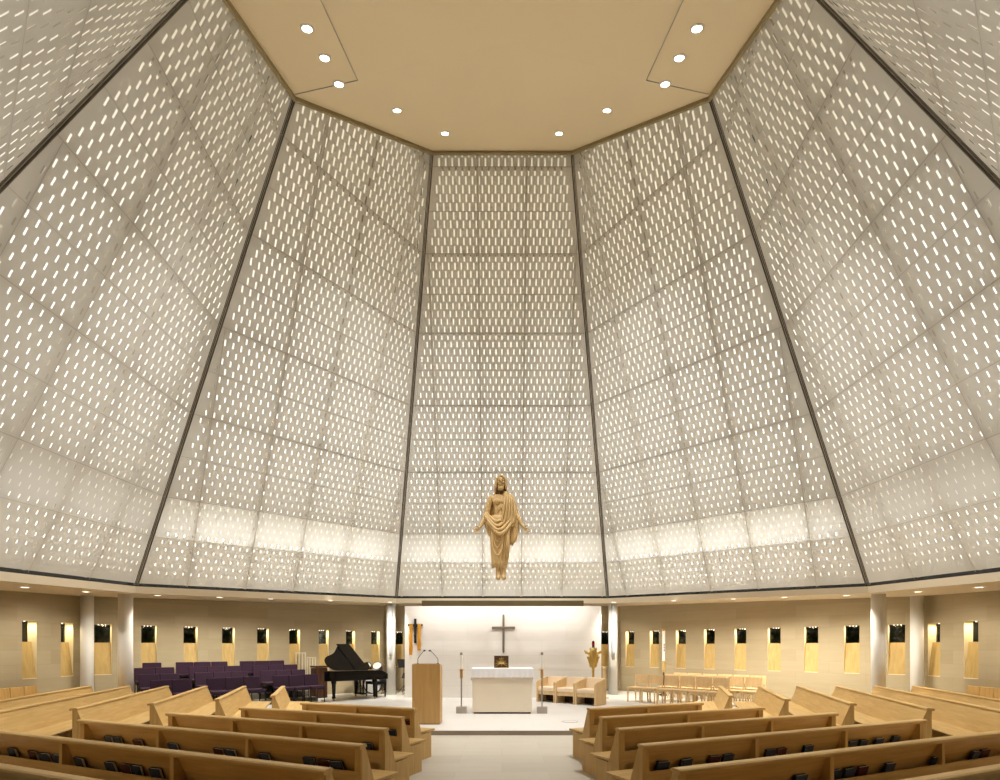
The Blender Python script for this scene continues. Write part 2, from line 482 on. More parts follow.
# outer walls with window niches
WZ0, WZ1, WW = .945, 2.19, .335
wn = [1]
def niche(c, t, n, z0=WZ0, z1=WZ1, w=WW, dep=.20):
    """window niche in a wall: c = foot point on the wall face, t along, n outwards"""
    c = Vector((c[0], c[1], 0)); Z = Vector((0, 0, 1))
    P = lambda u, z, o: c+t*u+n*o+Z*z
    h = w/2; zm = z0+(z1-z0)*.635
    mb = MB()
    for s in (-1, 1):
        mb.face((P(s*h, z0, 0), P(s*h, z1, 0), P(s*h, z1, dep), P(s*h, z0, dep)))
    mb.face((P(-h, z1, 0), P(h, z1, 0), P(h, z1, dep), P(-h, z1, dep)))
    o = struct(mb.build('window_%d' % wn[0], REVEAL, fix=False)); wn[0] += 1
    ds = dep*.55
    sp = MB(); sp.face((P(-h, z0, .004), P(h, z0, .004), P(h, zm, ds), P(-h, zm, ds)))
    sp.face((P(-h, zm, ds), P(h, zm, ds), P(h, zm, dep+.02), P(-h, zm, dep+.02)))
    sp.build('sill_panel', SILLWOOD, o, fix=False)
    e = MB(); e.box(P(0, z0-.006, .004), (w, .02, .014), Matrix((t, n, Z)).transposed()); e.build('sill_edge', REVEAL, o)
    g = MB(); g.box(P(0, (zm+z1)/2, dep+.012), (w, .008, z1-zm), Matrix((t, n, Z)).transposed()); g.build('pane', GLASS, o)
    lf = MB()
    for u in (-.07, 0, .07): lf.box(P(u, z1-.012, dep-.02), (.022, .022, .012), Matrix((t, n, Z)).transposed())
    lf.build('light_fitting', LAMPLOW, o)
    area('niche_lamp', P(0, z1-.03, dep*.55), (0, 0, -1), w*.7, .05, NICHE, (1, .84, .52))
def outer_wall(name, a, b, us, mat=STONEWALL, zt=3.35):
    a, b = Vector((a[0], a[1], 0)), Vector((b[0], b[1], 0)); t = (b-a).normalized(); Lw = (b-a).length
    n = Vector((t.y, -t.x, 0))
    if n.dot((a+b)/2-Vector((0, 7.83, 0))) < 0: n = -n
    mb = MB(); cuts = [0]
    P = lambda u, z: a+t*u+Vector((0, 0, z))
    for u in sorted(us): cuts += [u-WW/2, u+WW/2]
    cuts.append(Lw)
    for i in range(len(cuts)-1):
        u0, u1 = cuts[i], cuts[i+1]
        if i % 2 == 0: mb.face((P(u0, 0), P(u1, 0), P(u1, zt), P(u0, zt)))
        else:
            mb.face((P(u0, 0), P(u1, 0), P(u1, WZ0), P(u0, WZ0))); mb.face((P(u0, WZ1), P(u1, WZ1), P(u1, zt), P(u0, zt)))
    struct(mb.build(name, mat, fix=False, uv=lambda v: ((v-a).dot(t), v.z)))
    for u in us: niche(a+t*u, t, n)
for s, side in ((-1, 'left'), (1, 'right')):
    outer_wall('wall_aisle_back_%s' % side, (s*OUT[0][0], OUT[0][1]), (s*OUT[1][0], OUT[1][1]),
               [(4.54+.6575*k-4.22)*sqrt(2)-.055+((k-3)*.018 if s < 0 else 0) for k in range(9)])
    outer_wall('wall_aisle_%s' % side, (s*OUT[1][0], OUT[1][1]), (s*OUT[2][0], OUT[2][1]), ([.38, 1.32, 2.26] if s < 0 else [.30, 1.24, 2.18]))
    outer_wall('wall_aisle_front_%s' % side, (s*OUT[2][0], OUT[2][1]), (s*OUT[3][0], OUT[3][1]), [])
outer_wall('wall_apse', (-OUT[0][0], OUT[0][1]), (OUT[0][0], OUT[0][1]), [.50, 8.44-.50])
outer_wall('wall_entrance', (-OUT[3][0], OUT[3][1]), (OUT[3][0], OUT[3][1]), [])

# pale stone wall behind the altar, with a board coloured as the shaded recess above it
mb = MB(); mb.box((.03, 15.45, 1.48), (5.98, .2, 2.80))
struct(mb.build('wall_altar', WHITESTONE, uv=lambda v: (v.x+.3, v.z)))
mb = MB(); mb.box((.02, 14.62, 2.895), (4.68, .10, .155)); struct(mb.build('trim_%d' % tn, SHADEOLIVE)); tn += 1

# floors
mb = MB(); mb.face(((-11, -3, 0), (11, -3, 0), (11, 19, 0), (-11, 19, 0))); struct(mb.build('floor', NAVEFLOOR))
plat = [(-1.75, 9.24), (1.75, 9.24), (4.3, 11.62), (9.9, 11.62), (10.15, 11.95), (4.2, 17.98), (-4.2, 17.98), (-10.15, 11.95), (-9.9, 11.62), (-4.3, 11.62)]
mb = MB(); mb.prism(plat, 0, PLAT-.004, 'z'); po = struct(mb.build('floor_platform', STEPSTONE))
mb = MB(); mb.face([(x, y, PLAT) for x, y in plat]); mb.build('surface', ALTARFLOOR, po)

# columns
for x, y, r in ((3.62, 16.45, .145), (8.59, 11.5, .142), (9.92, 12.05, .13)):
    for s in (-1, 1):
        z0 = 0 if 8 < x < 9 else PLAT
        mb = MB(); mb.lathe([(r, z0), (r, zs(y)+.02)], (s*x, y, 0), 32)
        o = struct(mb.build('column', COLUMNWHITE))
        for p in o.data.polygons: p.use_smooth = len(p.vertices) == 4

# ceiling downlights
CL = []
for rx, rzz in ((-.387, 1.230), (-.352, 1.1716), (-.3238, 1.1196), (-.2085, 1.0675), (-.113, 1.0218)):   # lines of sight met with the ceiling plane
    lo, hi = 4., 14.
    for _ in range(40):
        m_ = (lo+hi)/2
        if CAMZ+rzz*m_ > ceil_z(rx*m_, m_): hi = m_
        else: lo = m_
    CL.append((-rx*lo, lo))
print('CL', CL)
for s, sd in ((-1, 'piano'), (1, 'armchair')):
    for i, (x, y) in enumerate(CL):
        z = ceil_z(s*x, y)
        t = thing('ceiling_light', 'round recessed downlight in the high ceiling, %s from the altar end, %s side' % (ORD[4-i], sd), 'downlight', (s*x, y, z), 0, 'downlights in the high ceiling')
        e = .02; dzx, dzy = (ceil_z(s*x+e, y)-z)/e, (ceil_z(s*x, y+e)-z)/e
        nn = Vector((dzx, dzy, -1)).normalized(); q = Vector((0, 0, -1)).rotation_difference(nn).to_matrix()
        mb = MB(); mb.lathe([(.11, .004), (.11, -.006), (.10, -.014), (.078, -.014), (.078, -.004)], (0, 0, 0), 20, q, False)
        mb.build('trim_ring', TRIMWHITE, t)
        mb = MB(); mb.lathe([(.074, -.006), (.07, -.012)], (0, 0, 0), 20, q); mb.build('lens', LAMP, t)
        aim = [(s*x*.25, 11.2, .5), (0, 14.3, 5.2) if s < 0 else (0, 5.4, 0), (s*6.2, 8.5, .5), (s*3.2, 13.2, 0), (s*2.2, 13.4, .5)][i]
        spot('ceiling_spot', (s*x, y, z-.12), aim, CEILW*[.72, .30 if s < 0 else 2.0, 4.1, 1.05, 1.0][i], [62, 19 if s < 0 else 72, 48, 66, 60][i], .8)
# soffit downlights, set into the underside of the soffit ring
SL = [(8.9, 5.6, 1), (8.9, 7.5, 1), (8.9, 9.4, 1), (8.75, 10.6, 1), (8.1, 11.85, 1), (7.06, 12.6, 1), (6.1, 13.3, 1), (4.84, 14.2, 1), (3.35, 15.1, 1)]
for s, sd in ((-1, 'piano'), (1, 'armchair')):
    for i, (x, y, on) in enumerate(SL):
        t = thing('soffit_light', 'small downlight in the low soffit, %s from the altar, %s side' % (ORD[len(SL)-1-i], sd), 'downlight', (s*x, y, zs(y)), 0, 'downlights in the low soffit')
        mb = MB(); mb.lathe([(.095, .004), (.095, -.006), (.085, -.012), (.066, -.012), (.066, -.004)], (0, 0, 0), 20, None, False); mb.build('trim_ring', TRIMWHITE, t)
        mb = MB(); mb.lathe([(.064, -.006), (.06, -.010)], (0, 0, 0), 20); mb.build('lens', LAMPLOW, t)
        spot('soffit_spot', (s*x, y, zs(y)-.04), (s*3.62, 16.45, 1.1) if i == 8 else (s*x*1.13, 7.83+(y-7.83)*1.13, .9), SOFW*[.3, .3, .3, .45, .52, .9, .9, .9, 1.5][i]*(1.45 if s > 0 and 3 < i < 8 else 1), 110, .9, (1, .92, .78), .05)
# wall washer over the altar wall
area('altar_wall_wash', (0, 14.72, 2.93), (0, .62, -.78), 5.4, .10, ALTARW, (1, .97, .94))

# ================================================================== PEWS
F = Vector((0, 11.9))
HB = .76
def make_pew(length, label, loc, rz, group, n):
    """origin on the floor under the middle of the rear rail edge; x along, y forward"""
    t = thing('pew', label, 'pew', loc, rz, group)
    h = length/2
    mb = MB(); mb.prism([(.025, .735), (.05, .735), (.175, .40), (.175, .30), (.15, .30), (.15, .395)], -h+.03, h-.03); mb.build('backrest', OAK, t)
    mb = MB()
    prof = [(-.025, .722), (-.032, .738), (-.028, .753), (-.012, .762), (.05, .762), (.062, .752), (.062, .735), (.0, .732)]
    mb.prism(prof, -h-.012, h+.012); mb.build('top_rail', OAK, t)
    mb = MB(); mb.prism([(.16, .385), (.555, .372), (.567, .385), (.56, .400), (.16, .413)], -h-.005, h+.005); mb.build('seat', OAK, t, bevel=.004)
    mb = MB(); mb.prism([(.425, 0), (.45, 0), (.45, .384), (.425, .384)], -h+.03, h-.03); mb.build('front_board', OAK, t)
    for s in (-1, 1):
        mb = MB(); x = s*(h-.015)
        mb.prism([(0, .735), (.052, .735), (.19, .37), (.455, .37), (.455, 0), (.10, 0), (.0, .20)], x-.018, x+.018); mb.build('end_panel', OAKV, t)
    mb = MB()
    mb.prism([(.0, .395), (.016, .395), (.016, .52), (.0, .52)], -h+.03, h-.03)
    mb.prism([(.0, .388), (.155, .388), (.155, .40), (.0, .40)], -h+.03, h-.03); mb.build('book_rack', OAK, t)
    for i in range(n+1):
        x = -h+.05+(length-.1)*i/n
        mb = MB(); mb.prism([(.002, .734), (.05, .734), (.17, .40), (.17, .10), (.002, .10)], x-.022, x+.022); mb.build('stile', OAKV, t)
    return t
def pew_line(k):
    a = Vector((-1.22, 7.01-.88*k)); L = (9.65-a.y)/1.307
    return a, L
ang = R(22.5)
ROWN = ['%s row from the altar' % o for o in ORD[:6]]
PEWS = {}; BAYS = [2, 2, 3, 3, 3, 4]
for s, sd in ((-1, 'piano side'), (1, 'armchair side')):
    for k in range(6):
        a, L = pew_line(k)
        d = Vector((-cos(ang), sin(ang)))
        c = a+d*L/2
        # centre block: forward = (sin, cos)
        rz = (-ang) if s < 0 else ang
        PEWS[(s, 1, k)] = make_pew(L, 'oak pew by the central aisle, %s, %s' % (sd, ROWN[k]), (c.x*(-s), c.y, 0), rz, 'pews by the central aisle', BAYS[k])
        # outer block: the same line mirrored about the diagonal aisle, reaching further out
        ext = .5
        a2 = a-d*ext; L2 = L+ext-.12
        c2 = a2+d*L2/2
        rel = c2-F; m = Vector((rel.y+.155, rel.x))+F
        rz2 = -R(70.5) if s < 0 else R(70.5)
        PEWS[(s, 2, k)] = make_pew(L2, 'outer oak pew beyond the diagonal aisle, %s, %s' % (sd, ROWN[k]), (m.x*(-s), m.y, 0), rz2, 'pews of the outer blocks', BAYS[k])

# hymnals in the racks of the central pews
def make_book(mat, name='hymnal'):
    """standing book, origin under its rear foot; x width, y thickness"""
    t = thing(name, '-', 'book')
    mb = MB(); mb.box((0, .012, .092), (.124, .021, .178)); mb.build('pages', PAGES, t)
    mb = MB(); mb.box((0, .0005, .094), (.132, .004, .188)); mb.box((0, .0255, .094), (.132, .004, .188)); mb.box((-.064, .013, .094), (.004, .027, .188))
    mb.build('cover', mat, t, bevel=.001)
    return t
BOOKS = {'navy': make_book(NAVY), 'maroon': make_book(MAROON)}
used = set()
# distance from the aisle end along the rail, colour; rows counted from the altar
def px_u(s, k, px):
    a, L = pew_line(k); t = (px-502)/504
    t = -t if s > 0 else t
    d = Vector((-cos(ang), sin(ang)))
    return (t*a.y-a.x)/(d.x-t*d.y)
BK = {(-1, 4): [(25, 'maroon'), (38, 'navy'), (50, 'navy'), (72, 'navy'), (104, 'navy'), (119, 'maroon'), (129, 'navy'), (149, 'navy'), (5, 'navy')],
      (-1, 3): [(103, 'navy'), (112, 'navy'), (133, 'maroon'), (168, 'navy'), (214, 'maroon'), (226, 'navy'), (260, 'navy'), (305, 'navy'), (320, 'maroon'), (333, 'navy')],
      (-1, 2): [(364, 'navy')], (-1, 1): [(389, 'navy')], (-1, 0): [(405, 'maroon')],
      (1, 3): [(666, 'navy'), (691, 'navy'), (718, 'maroon'), (733, 'navy'), (776, 'navy'), (787, 'maroon'), (814, 'navy'), (858, 'navy'), (868, 'navy'), (884, 'navy'), (901, 'navy')],
      (1, 4): [(808, 'navy'), (842, 'navy'), (857, 'navy'), (869, 'maroon'), (896, 'navy'), (943, 'navy'), (982, 'navy'), (992, 'maroon')]}
for (s, k), lst in BK.items():
    a, L = pew_line(k); p = PEWS[(s, 1, k)]
    lst = sorted(lst, key=lambda b: px_u(s, k, b[0])); cnt = {}
    for px, colr in lst:
        u = px_u(s, k, px)
        if u > L-.12: continue
        cnt[colr] = cnt.get(colr, 0)+1
        src = BOOKS[colr]
        lab = '%s hymnal, %s from the central aisle, behind the %s pew on the %s' % (colr, ORD[cnt[colr]-1], ORD[k], 'piano side' if s < 0 else 'armchair side')
        rz = p.rotation_euler.z
        lx = (L/2-u) if s < 0 else -(L/2-u)
        off = Vector((lx, .092, .402)); off.rotate(Matrix.Rotation(rz, 3, 'Z'))
        pos = Vector(p.location)+off
        b = src if src not in used else dup(src, (0, 0, 0), 0, lab, 'hymnals in the pew racks')
        used.add(src)
        tag(b, lab, 'book', 'hymnals in the pew racks')
        b.location = pos; b.rotation_euler = (R(18+random.uniform(-3, 2)), R(random.uniform(-3, 3)), rz+R(random.uniform(-3, 3)))

# bench with a boarded back along each side wall
for s, sd in ((-1, 'piano side'), (1, 'armchair side')):
    t = thing('wall_bench', 'oak bench with a boarded back against the side wall, %s' % sd, 'bench', (s*9.93, 9.1, 0), R(90)*(-1 if s < 0 else 1) , 'benches along the side walls')
    n = 11; bw = .30
    for i in range(n):
        x = (i-(n-1)/2)*bw
        mb = MB(); mb.prism([(.02, .40), (.05, .40), (.02, .80), (-.01, .80)], x-bw/2+.006, x+bw/2-.006); mb.build('back_board', OAKV, t, bevel=.006)
    mb = MB(); mb.box((0, .27, .40), (n*bw, .46, .035)); mb.build('seat', OAK, t, bevel=.004)
    for q in (-1, 1):
        mb = MB(); mb.box((q*(n*bw/2-.04), .24, .192), (.04, .40, .384)); mb.build('end_panel', OAKV, t)
    mb = MB(); mb.box((0, -.0, .30), (n*bw-.1, .03, .22)); mb.build('back_rail', OAK, t)

# ================================================================== ALTAR GROUP
P0 = PLAT
# altar block
t = thing('altar', 'cream stone altar block on a recessed dark plinth in the middle of the platform', 'altar', (0.005, 12.03, P0))
mb = MB(); mb.box((0, 0, .525), (1.37, .88, .97)); mb.build('block', ALTARSTONE, t, bevel=.004)
mb = MB(); mb.box((0, .01, .022), (1.31, .82, .044)); mb.build('plinth', DARKWOOD, t)
mb = MB(); mb.box((0, 0, 1.02), (1.39, .90, .022)); mb.build('mensa', ALTARSTONE, t, bevel=.003)
# cloth: top sheet with drops on all sides
def altar_cloth():
    mb = MB(); hx, hy, z = .715, .462, P0+1.036
    n = 40
    per = []
    for i in range(n): per.append((-hx+2*hx*i/n, -hy, 'f', i/n))
    for i in range(12): per.append((hx, -hy+2*hy*i/12, 's', i/12))
    for i in range(n): per.append((hx-2*hx*i/n, hy, 'f', i/n))
    for i in range(12): per.append((-hx, hy-2*hy*i/12, 's', i/12))
    N = len(per); rows = []
    for q in range(6):
        f = q/5; ring = []
        for i, (x, y, k, v) in enumerate(per):
            drop = .20 if k == 'f' else .27
            w = .003*f*sin(i*1.9)+.003*f*sin(i*.7)
            ox = (1+.012*f) ; yy = y*(1+.03*f)+w*(1 if k == 'f' else 0); xx = x*ox+w*(1 if k == 's' else 0)
            ring.append(mb.bm.verts.new((xx, 12.03+yy, z-drop*f-(.004*sin(i*2.3) if q == 5 else 0))))
        rows.append(ring)
    mb.bm.faces.new(rows[0])
    for q in range(5):
        for i in range(N): mb.bm.faces.new((rows[q][i], rows[q][(i+1) % N], rows[q+1][(i+1) % N], rows[q+1][i]))
    o = mb.build('altar_cloth', WHITECLOTH)
    o.location.x = .005
    so = o.modifiers.new('Solidify', 'SOLIDIFY'); so.thickness = .004; so.offset = 1
    lc = MB(); last = rows = None
    return o
cloth = tag(altar_cloth(), 'white linen cloth draped over the cream stone altar', 'altar cloth')
mb = MB()
for i in range(46):
    x = -.705+1.41*i/45
    mb.ball((x, 11.55, P0+.832), (.017, .004, .013), 8, 6)
mb.build('lace_edge', LACE, cloth)

# icon / book cover standing on the altar
t = thing('gospel_book', 'brown metal-covered book with gold rays standing upright on the altar', 'book', (-.015, 12.02, P0+1.041))
mb = MB(); mb.box((0, 0, .145), (.345, .03, .29)); mb.build('cover', BRONZE, t, bevel=.004)
mb = MB(); mb.box((0, .022, .145), (.33, .03, .275)); mb.build('pages', PAGES, t)
mb = MB()
for a in range(9):
    th = R(10+20*a); mb.tube([(.03*cos(th), -.019, .10+.03*sin(th)), ((.14 if a % 2 else .11)*cos(th), -.019, .10+(.15 if a % 2 else .11)*sin(th))], [.007, .003], 6)
for a in (-1, 1):
    mb.tube([(a*.14, -.019, .04), (a*.06, -.021, .09), (a*.02, -.021, .10)], [.005, .007, .005], 6)
    mb.tube([(a*.15, -.019, .085), (a*.08, -.021, .12), (a*.02, -.021, .11)], [.004, .006, .005], 6)
mb.ball((0, -.02, .11), (.022, .012, .022)); mb.tube([(0, -.019, .05), (0, -.019, .26)], .006, 6); mb.tube([(-.045, -.019, .215), (.045, -.019, .215)], .005, 6)
mb.build('relief', GOLDGILT, t)
mb = MB(); mb.box((0, -.004, .006), (.30, .09, .012)); mb.box((0, .05, .06), (.05, .012, .12)); mb.build('stand', BRASS, t)

# candle stands
for s, sd in ((-1, 'lectern'), (1, 'armchair')):
    t = thing('candle_stand', 'tall candle stand with white candle on a stone block, %s side of the altar' % sd, 'candle stand', (-.945 if s < 0 else .93, 11.72, P0), 0, 'altar candles')
    mb = MB(); mb.box((0, 0, .076), (.235, .17, .152)); mb.build('base', GREYSTONE, t, bevel=.004)
    mb = MB(); mb.lathe([(.017, .152), (.017, .83)], n=14); mb.build('pole', STEEL, t)
    mb = MB(); mb.lathe([(.028, .81), (.034, .83), (.034, 1.005), (.028, 1.01)], n=18); mb.build('socket', AMBO, t)
    mb = MB(); mb.lathe([(.02, 1.008), (.082, 1.020), (.085, 1.028), (.02, 1.026)], n=20); mb.build('drip_pan', BRASS, t)
    mb = MB(); mb.lathe([(.034, 1.024), (.034, 1.345), (.012, 1.352)], n=16); mb.build('candle', WAX, t)
    mb = MB(); mb.lathe([(.010, 1.348), (.03, 1.352), (.034, 1.375), (.026, 1.41), (.012, 1.42)], n=16); mb.build('follower', STEEL, t)

# lectern with two gooseneck microphones
t = thing('lectern', 'tall oak veneer box lectern with two gooseneck microphones near the step', 'lectern', (-1.505, 10.19, P0))
mb = MB(); mb.prism([(-.21, .012), (.19, .012), (.19, 1.16), (-.21, 1.195)], -.277, .277); mb.build('body', AMBO, t, bevel=.004)
mb = MB(); mb.box((0, 0, .008), (.52, .37, .016)); mb.build('base', DARKWOOD, t)  # dark strip drawn in as the shadow line under the box
mb = MB(); mb.prism([(-.17, 1.194), (.17, 1.163), (.17, 1.175), (-.17, 1.206)], -.25, .25); mb.build('reading_desk', AMBO, t)
for q in (-1, 1):
    mb = MB(); mb.tube([(q*.205, .05, 1.17), (q*.205, .05, 1.26), (q*.20, .04, 1.30), (q*.15, .0, 1.37), (q*.09, -.04, 1.435), (q*.07, -.05, 1.452)], .006, 8)
    mb.lathe([(.018, 1.17), (.018, 1.20), (.008, 1.215)], (q*.205, .05, 0), 12)
    g = mb.build('microphone', MICBLACK, t)
    mb = MB(); mb.ball((q*.055, -.058, 1.462), (.026, .018, .017), 12, 8); mb.build('microphone_head', MICBLACK, g)

# cross on the altar wall
t = thing('wall_cross', 'tall plain bronze cross hanging on the pale wall above the altar', 'cross', (.045, 15.32, 0))
mb = MB(); mb.box((0, 0, 2.05), (.062, .05, 1.14)); mb.build('upright', CROSSMETAL, t, bevel=.004)
mb = MB(); mb.box((0, -.004, 2.213), (.70, .05, .075)); mb.build('crossbar', CROSSMETAL, t, bevel=.004)
mb = MB(); mb.prism([(-.031, 1.48), (.031, 1.48), (.008, 1.445), (-.008, 1.445)], -.02, .02, 'y'); mb.build('foot_tip', CROSSMETAL, t)

# crucifix with stoles
t = thing('crucifix', 'black crucifix on the pale wall hung with two orange-gold cloth strips', 'crucifix', (-2.635, 15.30, 0))
mb = MB(); mb.box((0, .02, 2.12), (.068, .045, .74)); mb.build('upright', EBONY, t)
mb = MB(); mb.box((0, .015, 2.295), (.44, .05, .06)); mb.build('crossbar', EBONY, t)
mb = MB()
mb.tube([(0, -.02, 2.24), (.005, -.025, 2.14), (-.01, -.025, 2.05)], [.03, .036, .025], 8); mb.ball((0, -.03, 2.29), (.026, .026, .034), 10, 8)
for q in (-1, 1):
    mb.tube([(q*.02, -.02, 2.235), (q*.10, -.018, 2.275), (q*.19, -.015, 2.31)], [.016, .012, .009], 6)
    mb.tube([(q*.012, -.025, 2.05), (q*.02, -.045, 1.97), (q*.004, -.03, 1.86)], [.02, .017, .01], 6)
mb.build('corpus', EBONY, t)
for x, z in ((-.125, 1.39), (.125, 1.52)):
    mb = MB(); n = 14; prof = []
    for i in range(n+1):
        zz = 2.33-(2.33-z)*i/n; w = .052+.004*sin(i*1.3); dx = .006*sin(i*.8); dy = -.035+.012*sin(i*.55)
        prof.append([(x-w+dx, dy, zz), (x-w*.3+dx, dy-.012, zz), (x+w*.3+dx, dy-.008, zz), (x+w+dx, dy+.004, zz)])
    for i in range(n):
        for j in range(3): mb.face((prof[i][j], prof[i][j+1], prof[i+1][j+1], prof[i+1][j]))
    o = mb.build('cloth_strip', ORANGECLOTH, t, fix=False); so = o.modifiers.new('Solidify', 'SOLIDIFY'); so.thickness = .006

# three armchairs beside the altar
def make_armchair():
    t = thing('armchair', '-', 'armchair')
    W, D = .62, .60
    for q in (-1, 1):
        mb = MB(); mb.prism([(-D/2, 0), (D/2, 0), (D/2, .70), (D/2-.06, .70), (-D/2+.06, .60), (-D/2, .57)], q*(W/2-.022)-.022, q*(W/2-.022)+.022); mb.build('side_panel', LIGHTWOOD, t, bevel=.006)
    mb = MB(); mb.prism([(D/2-.10, .36), (D/2-.05, .36), (D/2-.0, .705), (D/2-.05, .705)], -W/2+.044, W/2-.044); mb.build('back_cushion', CUSHION, t, bevel=.012)
    mb = MB(); mb.box((0, -.02, .37), (W-.09, D-.08, .11)); mb.build('seat_cushion', CUSHION, t, bevel=.02)
    mb = MB(); mb.box((0, -.245, .265), (W-.09, .03, .10)); mb.build('front_rail', LIGHTWOOD, t)
    mb = MB(); mb.box((0, .15, .16), (W-.09, .02, .32)); mb.build('back_board', DARKWOOD, t)  # dark board added for the shade in the open space under the seat
    return t
ac = make_armchair(); first = True
AP = [(1.39, 14.28, 'pale wood armchair with cream cushions, nearest the altar of the row of three'), (1.88, 13.88, 'pale wood armchair with cream cushions, in the middle of the row of three'),
      (2.37, 13.48, 'pale wood armchair with cream cushions, farthest from the altar of the row of three')]
for x, y, lab in AP:
    o = ac if first else dup(ac, (0, 0, 0), 0, lab)
    first = False
    tag(o, lab, 'armchair', 'armchairs beside the altar'); o.location = (x, y, P0); o.rotation_euler = (0, 0, R(-39))

# gilded monstrance stand with red lamp
t = thing('gilded_stand', 'gilded ornate tabernacle stand topped by a red lamp beside the pale wall', 'tabernacle stand', (2.67, 14.75, P0))
mb = MB(); mb.lathe([(.17, 0), (.17, .02), (.05, .05), (.035, .08)], n=24); mb.build('base', GOLDGILT, t)
mb = MB(); mb.lathe([(.035, .06), (.035, .62), (.045, .64), (.03, .66), (.04, .85), (.05, .87)], n=16); mb.build('pole', GOLDGILT, t)
mb = MB(); mb.lathe([(.03, .86), (.045, .92), (.075, 1.00), (.10, 1.12), (.085, 1.20), (.115, 1.27), (.085, 1.34), (.11, 1.42), (.055, 1.49), (.04, 1.53)], n=20); mb.build('vessel', GOLDGILT, t, smooth=True)
mb = MB()
for q in (-1, 1):
    Rq = Matrix.Rotation(q*R(12), 3, 'Y')
    mb.ball((q*.125, 0, 1.355), (.085, .03, .042), 12, 8, Matrix.Rotation(-q*R(14), 3, 'Y')); mb.ball((q*.205, 0, 1.385), (.045, .028, .045), 10, 8); mb.ball((q*.245, 0, 1.425), (.02, .016, .036), 8, 6)
    mb.ball((q*.105, 0, 1.14), (.045, .028, .12), 12, 8, Rq); mb.ball((q*.15, 0, 1.22), (.03, .02, .06), 10, 8, Matrix.Rotation(q*R(30), 3, 'Y')); mb.ball((q*.085, 0, 1.00), (.03, .02, .06), 10, 8, Rq)
    mb.ball((q*.075, 0, 1.47), (.035, .025, .06), 10, 8, Rq); mb.ball((q*.12, -.01, 1.29), (.03, .02, .03), 8, 6)
mb.build('scroll', GOLDGILT, t)
mb = MB(); mb.lathe([(.03, 1.52), (.045, 1.54), (.03, 1.57)], n=16); mb.build('lamp_holder', EBONY, t)
mb = MB(); mb.lathe([(.03, 1.565), (.042, 1.58), (.042, 1.69), (.03, 1.70)], n=16); mb.build('lamp_glass', RUBY, t)
mb = MB(); mb.lathe([(.034, 1.698), (.034, 1.72), (.01, 1.73)], n=16); mb.build('lamp_cap', EBONY, t)

# slim wooden stand at the end of the pale wall
t = thing('wooden_stand', 'slim wooden post stand between the pale wall end and the white column', 'stand', (3.10, 15.25, P0))
mb = MB(); mb.box((0, 0, .44), (.07, .07, .86)); mb.build('post', LIGHTWOOD, t)
mb = MB(); mb.box((0, 0, .015), (.22, .22, .03)); mb.build('base', LIGHTWOOD, t)
mb = MB(); mb.lathe([(.05, .87), (.06, .9), (.045, .94)], n=16); mb.build('bowl', LIGHTWOOD, t)

# floor outlet cover
t = thing('floor_outlet_cover', 'round flush floor cover in the pale platform paving near the step', 'floor cover', (1.4, 10.38, P0+.001))
mb = MB(); mb.lathe([(.165, 0), (.165, .003), (.15, .004), (.15, 0)], n=40, caps=False); mb.build('ring', STEEL, t)
mb = MB(); mb.lathe([(.148, 0), (.148, .003)], n=40); mb.build('plate', ALTARFLOOR, t)

# column loudspeakers
for s, sd in ((-1, 'piano'), (1, 'armchair')):
    t = thing('column_speaker', 'slim grey line loudspeaker on the white column, %s side' % sd, 'loudspeaker', (s*3.58, 16.24, 2.215), 0, 'column loudspeakers')
    mb = MB(); mb.box((0, 0, 0), (.098, .085, 1.56)); mb.build('body', SPEAKERGREY, t, bevel=.01)
    mb = MB(); mb.box((0, -.044, 0), (.080, .006, 1.50)); mb.build('grille', SPEAKERCLOTH, t)
    mb = MB(); mb.box((0, .045, .6), (.05, .06, .05)); mb.box((0, .045, -.6), (.05, .06, .05)); mb.build('bracket', STEEL, t)
    mb = MB(); mb.box((0, -.03, -.80), (.085, .06, .04)); mb.build('end_cap', SPEAKERGREY, t)

# paschal candle by the wall
t = thing('paschal_candle', 'tall white decorated candle on a wooden stand before the stone wall', 'candle stand', (5.18, 16.15, P0))
mb = MB(); mb.lathe([(.16, 0), (.16, .03), (.04, .06)], n=20); mb.build('base', DARKWOOD, t)
mb = MB(); mb.lathe([(.025, .05), (.025, .80)], n=12); mb.build('pole', DARKWOOD, t)
mb = MB(); mb.lathe([(.03, .74), (.055, .80), (.055, 1.06), (.07, 1.08), (.07, 1.10), (.04, 1.11)], n=18); mb.build('socket', SILLWOOD, t)
mb = MB(); mb.lathe([(.045, 1.10), (.045, 2.08), (.02, 2.10)], n=18); mb.build('candle', WAX, t)
mb = MB()
for z in (1.45, 1.53, 1.61): mb.box((0, -.045, z), (.035, .008, .03))
mb.box((0, -.045, 1.53), (.012, .007, .26)); mb.build('incense_stud', MAROON, t)
mb = MB(); mb.lathe([(.05, 2.06), (.052, 2.11), (.03, 2.14)], n=16); mb.build('follower', BRASS, t)
mb = MB(); mb.box((.12, .02, .98), (.18, .02, .02)); mb.box((.20, .02, .99), (.05, .05, .04)); mb.build('arm', BRASS, t)

